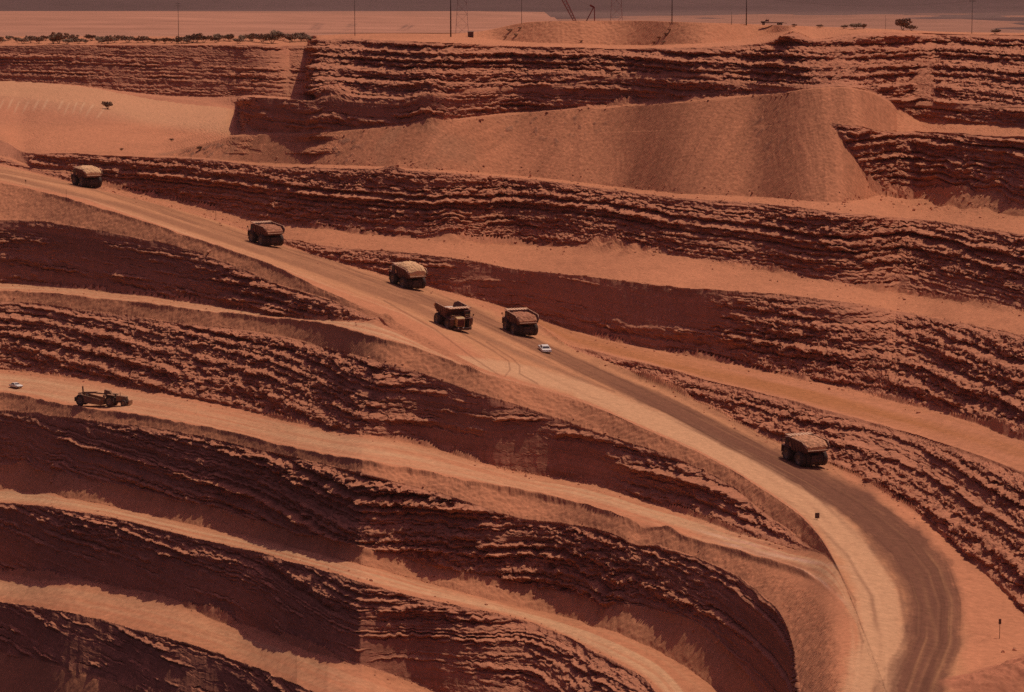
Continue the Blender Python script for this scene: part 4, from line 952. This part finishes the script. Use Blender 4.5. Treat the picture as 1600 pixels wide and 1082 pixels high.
# ------------------------------------------------------------------ posts, poles, towers, machines on the rim, plants
def px_size(p): return F / p.y              # survey pixels per metre at a point
def up(n, p):
    n.location = p; return n
def sign_post(name, px, h, bw, bh, label, cat):
    p = surf(*px); t = up(setp(empty(name, label, cat), label, cat), p)
    MB().tube((0, 0, -.5), (0, 0, h), .06, n=8).build('post', M['wood'], t)
    if bw: MB().box((0, -.08, h - bh / 2), (bw, .06, bh)).build('board', M['sign'], t, .01)
    return t
sign_post('marker_post', (103, 313), 4.0, 0, 0, 'thin dark post on the berm below the topmost truck', 'post')
sign_post('marker_post', (40, 287), 1.5, .45, .7, 'short dark marker with a small plate at the top left berm', 'post')
sign_post('marker_post', (337, 342), 3.6, 0, 0, 'thin faint post at the foot of the wall above the second truck', 'post')
sign_post('road_sign', (1277, 812), 1.7, 1.1, 1.35, 'squat dark sign board on the inner edge of the bend', 'sign')
sign_post('road_sign', (1561, 1003), 4.2, .55, 1.1, 'tall thin signpost near the bottom right bank', 'sign')

def power_pole(px, base_y, h, r, arms, label):
    p = surf(px, base_y); t = up(empty('power_pole', label, 'utility pole', 'poles along the far rim'), p)
    MB().tube((0, 0, -1), (0, 0, h), r, r * .65, n=10).build('pole', M['wood'], t)
    for z in arms:
        MB().box((0, .12, z), (2.6, .12, .16)).build('crossarm', M['wood'], t)
        for x in (-1.15, -.5, .5, 1.15): MB().tube((x, .12, z + .08), (x, .12, z + .32), .05, n=6).build('insulator', M['lamp'], t)
    return t
power_pole(279, 69, 24, .17, (23, 21.6), 'thin pole rising through the desert trees at far left')
power_pole(554, 56, 17, .14, (16.2,), 'thin pole above the left end of the upper cliff')
power_pole(704.5, 58, 19, .30, (18,), 'thick dark pole left of the lattice tower')
power_pole(815, 35, 15, .11, (14,), 'faint thin pole at the left end of the flat-topped bank')
power_pole(1050, 34, 13, .22, (9.0, 12), 'dark pole with a crossarm on the flat-topped bank')
power_pole(1143, 38, 4.6, .10, (), 'short bare pole between two tall dark poles')
power_pole(1166, 39, 12, .24, (11,), 'dark pole next to the low flatbed trailer')
power_pole(1383, 45, 5.2, .07, (), 'faint slender pole left of the big desert bush')
power_pole(1518, 53, 13, .12, (12,), 'slender pole near the right end of the rim')
def wire(pts, sag, label):
    mb = MB()
    for a, b in zip(pts[:-1], pts[1:]):
        pr = None
        for i in range(13):
            s = i / 12; q = Vector(a).lerp(Vector(b), s) - Vector((0, 0, sag * 4 * s * (1 - s)))
            if pr is not None: mb.tube(pr, q, .022, n=5)
            pr = q
    return setp(mb.build('power_line', M['chassis']), label, 'cable')
wire([surf(1050, 34) + Vector((1.15, .12, 9.3)), surf(1166, 39) + Vector((1.15, .12, 11.3)), surf(1518, 53) + Vector((1.15, .12, 12.3))], 3.0, 'thin sagging cable strung between the dark poles at right')

def lattice(name, base, h, w, label, mat='haze_steel'):
    t = up(empty(name, label, 'lattice tower', 'steel lattice towers'), base)
    c = [(-1, -1), (1, -1), (1, 1), (-1, 1)]
    wd = lambda z: w / 2 * (1 - .55 * z / h)
    for x, y in c: MB().tube((x * w / 2, y * w / 2, -1), (x * wd(h), y * wd(h), h), .06, n=6).build('leg', M[mat], t)
    br = MB(); n = int(h / (w * .72)); 
    for i in range(n):
        z0, z1 = h * i / n, h * (i + 1) / n
        for k in range(4):
            a, b = c[k], c[(k + 1) % 4]
            br.tube((a[0] * wd(z0), a[1] * wd(z0), z0), (b[0] * wd(z1), b[1] * wd(z1), z1), .045, n=5)
            br.tube((b[0] * wd(z0), b[1] * wd(z0), z0), (a[0] * wd(z1), a[1] * wd(z1), z1), .045, n=5)
            br.tube((a[0] * wd(z1), a[1] * wd(z1), z1), (b[0] * wd(z1), b[1] * wd(z1), z1), .04, n=5)
    br.build('bracing', M[mat], t)
    ar = MB()
    for z in (h * .72, h * .86): ar.box((0, 0, z), (w * 2.2, .3, .3))
    ar.build('crossarm', M[mat], t)
    return t
def plain_at(px, y, d):
    p = at_d(px, y, d); return p
lattice('lattice_tower', at_d(722, 56, 1780), 40, 8.2, 'faint reddish lattice tower right of the thick dark pole')
lattice('lattice_tower', at_d(963, 60, 1700), 38, 8.5, 'faint lattice tower behind the flat-topped bank, right of the red crane')

# red crane behind the bank: crawler base, house, lattice boom and gantry
p = surf(908, 33.5); p = Vector((p.x, p.y + 9, p.z - 3.6))
cr = up(empty('lattice_crane', 'red lattice boom crane half hidden behind the flat-topped bank', 'crane'), p)
for s in (-1, 1):
    MB().prism([(-2.6, .1), (-2.2, 0), (2.2, 0), (2.6, .1), (2.8, .6), (2.4, 1.1), (-2.4, 1.1), (-2.8, .6)], s * 1.6 - .4, s * 1.6 + .4).build('crawler_track', M['chassis'], cr, .03)
MB().box((0.6, 0, 2.2), (5.6, 3.2, 2.0), taper=(.96, .96)).box((0, 0, 1.15), (2.4, 2.4, .3)).build('house', M['steelred'], cr, .05)
def boom(mb, a, b, w, n):
    a, b = Vector(a), Vector(b); d = (b - a).normalized(); s = Vector((0, 1, 0)); u_ = d.cross(s).normalized()
    cs = [(s + u_) * w / 2, (s - u_) * w / 2, (-s - u_) * w / 2, (u_ - s) * w / 2]
    for c in cs: mb.tube(a + c * .5, b + c, .16, n=6)
    for i in range(n):
        q0, q1 = a.lerp(b, i / n), a.lerp(b, (i + 1) / n); k0, k1 = .5 + .5 * i / n, .5 + .5 * (i + 1) / n
        for k in range(4): mb.tube(q0 + cs[k] * k0, q1 + cs[(k + 1) % 4] * k1, .08, n=5)
bm_ = MB(); boom(bm_, (-1.6, 0, 2.2), (-8.5, 0, 15.5), 1.7, 12); bm_.build('boom', M['steelred'], cr)
g = MB()
for s in (-1, 1):
    g.tube((2.0, s * 1.2, 3.2), (5.2, s * .5, 9.2), .18, n=6).tube((5.6, s * 1.2, 3.2), (5.5, s * .5, 9.2), .18, n=6)
g.tube((5.2, -.6, 9.2), (5.2, .6, 9.2), .3, n=8).box((4.6, 0, 9.6), (2.0, 1.0, .7), ry=.5)
g.build('gantry', M['steelred'], cr)
cb = MB(); cb.tube((5.2, .3, 9.3), (-8.3, .3, 15.3), .05, n=5).tube((5.2, -.3, 9.3), (-8.3, -.3, 15.3), .05, n=5); cb.build('cable', M['chassis'], cr)

# low flatbed trailer with machinery on the right part of the rim
p = surf(1207, 39.5)
tr = up(empty('flatbed_trailer', 'low dark flatbed trailer parked on the rim beside a dark pole', 'trailer'), p)
MB().box((0, 0, 1.0), (8.6, 2.4, .3)).box((-3.6, 0, 1.3), (1.6, 2.2, .4)).build('deck', M['chassis'], tr, .03)
MB().box((-2.0, 0, 1.75), (1.6, 1.6, .7), taper=(.7, .8)).tube((-2.4, 0, 2.0), (-2.0, 0, 2.7), .1, n=6).tube((-1.6, 0, 2.0), (-1.2, 0, 2.6), .08, n=6).build('winch', M['hut'], tr, .03)
for x in (-3.4, 2.4, 3.4):
    for s in (-1, 1): wheel_c = MB().lathe([(-.2, .2), (-.2, .46), (.2, .46), (.2, .2)], (0, 0, 0), 16).build('wheel', M['tyre'], tr); wheel_c.rotation_euler = (0, 0, math.pi / 2); wheel_c.location = (x, s * .95, .46)
MB().tube((4.2, 0, .95), (5.8, 0, .7), .1, n=6).build('drawbar', M['chassis'], tr)
# small hut
p = surf(735.5, 58.5)
ht = up(empty('hut', 'tiny brown hut beside the lattice tower on the rim', 'hut'), p)
MB().box((0, 0, 1.05), (2.3, 2.2, 2.2)).build('wall', M['hut'], ht)
MB().box((0, 0, 2.22), (2.6, 2.5, .14), rx=.05).build('roof', M['chassis'], ht)
MB().box((.2, -1.12, .9), (.8, .05, 1.7)).build('door', M['sign'], ht)

def make_bush(name, w, h, n, seed, stems=5, leaf='leaf'):
    """desert shrub: branching stems carrying many small leaf sprays, open to the sky behind"""
    rnd = random.Random(seed)
    t = empty(name, name, 'bush')
    st = MB(); tips = []
    for i in range(stems):
        a = i * 6.283 / stems + rnd.uniform(-.4, .4); l = rnd.uniform(.55, .8)
        q = Vector((math.cos(a) * w * .28 * l, math.sin(a) * w * .28 * l, h * .55 * l))
        st.tube((0, 0, -.3), q, .09 * h / 4, .05 * h / 4, n=5)
        for k in range(4):
            e = q + Vector((rnd.uniform(-.26, .26) * w, rnd.uniform(-.26, .26) * w, rnd.uniform(.05, .42) * h)); st.tube(q, e, .045 * h / 4, .02 * h / 4, n=4); tips.append(e)
            tips.append(q.lerp(e, .5))
    st.build('stem', M['bark'], t)
    lf = MB()
    cl = [(p_, rnd.uniform(.10, .24)) for p_ in tips]
    for i in range(n):
        p_, r = rnd.choice(cl)
        v = Vector((rnd.gauss(0, 1), rnd.gauss(0, 1), rnd.gauss(0, .7)))
        v = v.normalized() * (rnd.random() ** .5) * r
        c = p_ + Vector((v.x * w, v.y * w, v.z * h * .8))
        if c.z < .05 * h: continue
        s = rnd.uniform(.05, .11) * (w + h) * .5
        d1 = Vector((rnd.uniform(-1, 1), rnd.uniform(-1, 1), rnd.uniform(-1, 1))).normalized(); d2 = d1.orthogonal().normalized()
        lf.add([c - d1 * s, c + d2 * s * .45, c + d1 * s, c - d2 * s * .45], [(0, 1, 2, 3)])
    lf.build('crown', M[leaf], t)
    return t
rnd = random.Random(5)
protoA = make_bush('desert_tree', 6.0, 4.6, 900, 11)
protoB = make_bush('desert_tree', 7.5, 4.0, 900, 12, 6)
protoC = make_bush('desert_scrub', 5.0, 2.6, 420, 13, 7, 'dryleaf')
used = {0: False, 1: False, 2: False}
def plant(kind, p, s, label, group=None, cat='bush', sz=1.0):
    pr = (protoA, protoB, protoC)[kind]
    if used[kind]: o = copy_tree(pr)
    else: o = pr; used[kind] = True
    o.location = p; o.rotation_euler = (0, 0, rnd.uniform(0, 6.28)); o.scale = (s, s, s * sz)
    o['label'] = label; o['category'] = cat
    if group: o['group'] = group
    return o
ROWL = 'low grey green desert tree in the row along the far left rim'
for i in range(64):
    x = -60 + i * 8.8 + rnd.uniform(-4, 4)
    if x > 487: continue
    s = rnd.uniform(.6, 1.2) * (1.25 if 300 < x < 480 else 1.0)
    d = rnd.uniform(1190, 1215) if x < 100 else None
    p = surf(x, 64 + rnd.uniform(-1.5, 4.5))
    plant(i % 2, p, s, ROWL, 'desert trees along the far left rim', 'tree', 1.0)
plant(0, surf(92, 68), 1.7, 'tallest rounded desert tree at the left end of the far tree row', 'desert trees along the far left rim', 'tree', 1.0)
plant(0, surf(168, 177), .95, 'lone dark shrub on the wide pale flat at far left', None, 'bush', 1.05)
plant(0, surf(1411, 46), .98, 'tall open desert bush, largest on the right rim', None, 'bush', 1.15)
plant(1, surf(1424, 47.5), .62, 'low bush leaning against the tall bush on the right rim')
plant(1, surf(1336, 45), .72, 'wide low dry bush left of the tall bush on the right rim', None, 'bush', .9)
plant(0, surf(1349, 45), .45, 'upright twiggy bush beside the wide low bush on the rim')
plant(1, surf(1318, 44), .42, 'small dry bush at the left end of the wide low bush')
plant(1, surf(1281, 43), .38, 'small dark bush right of the flatbed trailer on the rim')
plant(1, surf(1241, 41.5), .3, 'tiny scrub just right of the flatbed trailer')
plant(1, surf(1555, 53), .55, 'small bush near the right end of the rim')
for i, (x, y, s) in enumerate([(796, 50, .6), (806, 58, .5), (790, 60, .45), (812, 46, .4)]):
    plant(2, surf(x, y), s, 'dusty scrub bush clinging to the left end of the flat-topped bank', 'scrub on the left end of the bank')
for i, (x, y, s) in enumerate([(1030, 62, .5), (1040, 55, .5), (1022, 68, .45), (1046, 48, .4), (908, 66, .35), (1036, 67, .4)]):
    plant(2, surf(x, y), s, 'small dry scrub bush on the front slope of the flat-topped bank', 'scrub on the bank slope')
for x, y, s, lb in [(312, 235, .4, 'dark round bush at the low left end of the spoil slope'), (268, 221, .32, 'small pale bush above the long wall at left'), (190, 236, .28, 'small dark bush on the flat above the topmost truck')]:
    plant(0, surf(x, y), s, lb)

# loose rock along the toes and crests
rk = np.random.RandomState(9); rv, rf = [], []
ico = bmesh.new(); bmesh.ops.create_icosphere(ico, subdivisions=1, radius=1.0)
iv = np.array([v.co[:] for v in ico.verts]); jf = np.array([[v.index for v in f.verts] for f in ico.faces]); ico.free()
for line, cnt, x0, x1, sp, big_ in (('C1', 700, 60, 1640, 6, .8), ('B1', 700, 160, 1640, 5, .7), ('F1', 450, -40, 580, 5, .6), ('G1', 600, -40, 1260, 4, .6), ('H1', 500, -40, 1180, 6, .7), ('I1', 300, -40, 700, 5, .6),
                               ('B0', 300, 300, 1640, 4, .6), ('G0', 300, -40, 1250, 5, .6), ('H0', 300, -40, 1230, 5, .6), ('I0', 200, -40, 1040, 5, .6), ('D3', 900, 420, 1640, 9, .8), ('D2', 300, 1300, 1640, 6, 1.0), ('R1', 300, 900, 1640, 5, .6), ('P4', 300, 400, 1240, 4, .9)):
    for i in range(cnt):
        c = int((rk.uniform(x0, x1) - xs[0]) / STEP); y = PY[SEG[line]][c] + rk.normal(0, sp)
        r = int(np.clip(np.searchsorted(yg[:, c], y), 0, NR - 1)); s = big_ * (.14 + .62 * rk.rand() ** 5)
        q = iv * (s * rk.uniform(.7, 1.2, 3)) * (1 + .22 * rk.normal(size=(len(iv), 1))); a_ = rk.uniform(0, 6.28)
        q = np.stack([q[:, 0] * math.cos(a_) - q[:, 1] * math.sin(a_), q[:, 0] * math.sin(a_) + q[:, 1] * math.cos(a_), q[:, 2]], 1)
        rf.append(jf + len(rv) * len(iv)); rv.append(q + np.array([X[r, c], Yw[r, c], Z[r, c] + s * .1]))
me = bpy.data.meshes.new('rubble'); me.from_pydata(np.concatenate(rv).tolist(), [], np.concatenate(rf).tolist()); me.materials.append(M['rock'])
setp(bpy.data.objects.new('rubble', me), 'loose broken rock strewn along the foot and lip of the pit walls', 'rubble', None, 'stuff'); COL.objects.link(bpy.data.objects['rubble'])
# boulders
def boulder(px, r, label, seed, group=None):
    bm = bmesh.new(); bmesh.ops.create_icosphere(bm, subdivisions=2, radius=r); rr_ = random.Random(seed)
    for v in bm.verts:
        n = .72 + .5 * float(vnoise(np.array([v.co.x / r * 1.1 + seed]), np.array([v.co.y / r * 1.1]), np.array([v.co.z / r * 1.1]), seed=seed)[0]); v.co *= n; v.co.z *= .8
    me = bpy.data.meshes.new('boulder'); bm.to_mesh(me); bm.free(); me.materials.append(M['rock'])
    o = bpy.data.objects.new('boulder', me); COL.objects.link(o); o.location = surf(*px) + Vector((0, 0, r * .25))
    return setp(o, label, 'boulder', group)
boulder((327, 394), 1.1, 'dark boulder on the berm below the haul road, left of the second truck', 3)
boulder((81, 757), .8, 'small dark boulder on the loose bank at far left', 4)
boulder((468, 505), .9, 'dark rock lying on the berm of the bench road', 5)
boulder((1584, 1019), .6, 'dark rock on the bank in the bottom right corner', 6)
boulder((1567, 1024), .5, 'smaller dark rock left of the one in the bottom right corner', 8)
for i, (x, y, r) in enumerate([(1428, 330, .9), (1436, 325, .7), (1447, 317, 1.0), (1455, 329, .7), (1460, 318, .6)]):
    boulder((x, y), r, 'fallen boulder among the rubble beside the pale strip road at right', 20 + i, 'fallen boulders at the foot of the right wall')

# ------------------------------------------------------------------ air, light, camera
hb = MB().box((0, 13300, 620), (19400, 29000, 1800)).build('haze', None or M['glass'])
hm_ = bpy.data.materials.new('dusty air'); hm_.use_nodes = True; nt = hm_.node_tree; nt.nodes.clear()
out = nt.nodes.new('ShaderNodeOutputMaterial'); pv = nt.nodes.new('ShaderNodeVolumePrincipled')
pv.inputs['Color'].default_value = HAZE_C; pv.inputs['Density'].default_value = HAZE_D; pv.inputs['Anisotropy'].default_value = 0.0
nt.links.new(pv.outputs['Volume'], out.inputs['Volume'])
hb.data.materials.clear(); hb.data.materials.append(hm_)
setp(hb, 'thin dusty air over the pit and the plain', 'haze', None, 'stuff')

w = bpy.data.worlds.new('World'); scene.world = w; w.use_nodes = True
nt = w.node_tree; bg = nt.nodes['Background']
sky = nt.nodes.new('ShaderNodeTexSky'); sky.sky_type = 'NISHITA'; sky.sun_disc = False
sky.sun_elevation = R(SUN_EL); sky.sun_rotation = R(SUN_AZ); sky.dust_density = 6.0; sky.air_density = 1.0; sky.ozone_density = 0.5
tint = nt.nodes.new('ShaderNodeMix'); tint.data_type = 'RGBA'; tint.blend_type = 'MULTIPLY'; tint.inputs['Factor'].default_value = 1.0
tint.inputs['B'].default_value = SKY_TINT
nt.links.new(sky.outputs['Color'], tint.inputs['A']); nt.links.new(tint.outputs['Result'], bg.inputs['Color'])
bg.inputs['Strength'].default_value = SKY_S
sl = bpy.data.lights.new('sun', 'SUN'); sl.energy = SUN_S; sl.angle = R(0.53); sl.color = SUN_C
so = bpy.data.objects.new('sun', sl); COL.objects.link(so)
el, az = R(SUN_EL), R(SUN_AZ)       # azimuth from +Y towards +X
sd = Vector((math.sin(az) * math.cos(el), math.cos(az) * math.cos(el), math.sin(el)))
so.rotation_euler = sd.to_track_quat('Z', 'Y').to_euler()

cd = bpy.data.cameras.new('camera'); cam = bpy.data.objects.new('camera', cd); COL.objects.link(cam)
cd.sensor_width = 36; cd.lens = 36 * F / 1600; cd.clip_start = 1; cd.clip_end = 80000
cam.location = (0, 0, HC); cam.rotation_euler = (math.pi / 2 - PITCH, 0, 0)
scene.camera = cam
scene.view_settings.view_transform = 'Standard'; scene.view_settings.look = 'None'; scene.view_settings.gamma = 1; scene.view_settings.exposure = EXPO
scene.render.engine = 'CYCLES'; scene.cycles.volume_bounces = 0; scene.cycles.max_bounces = 6; scene.cycles.use_denoising = DENOISE
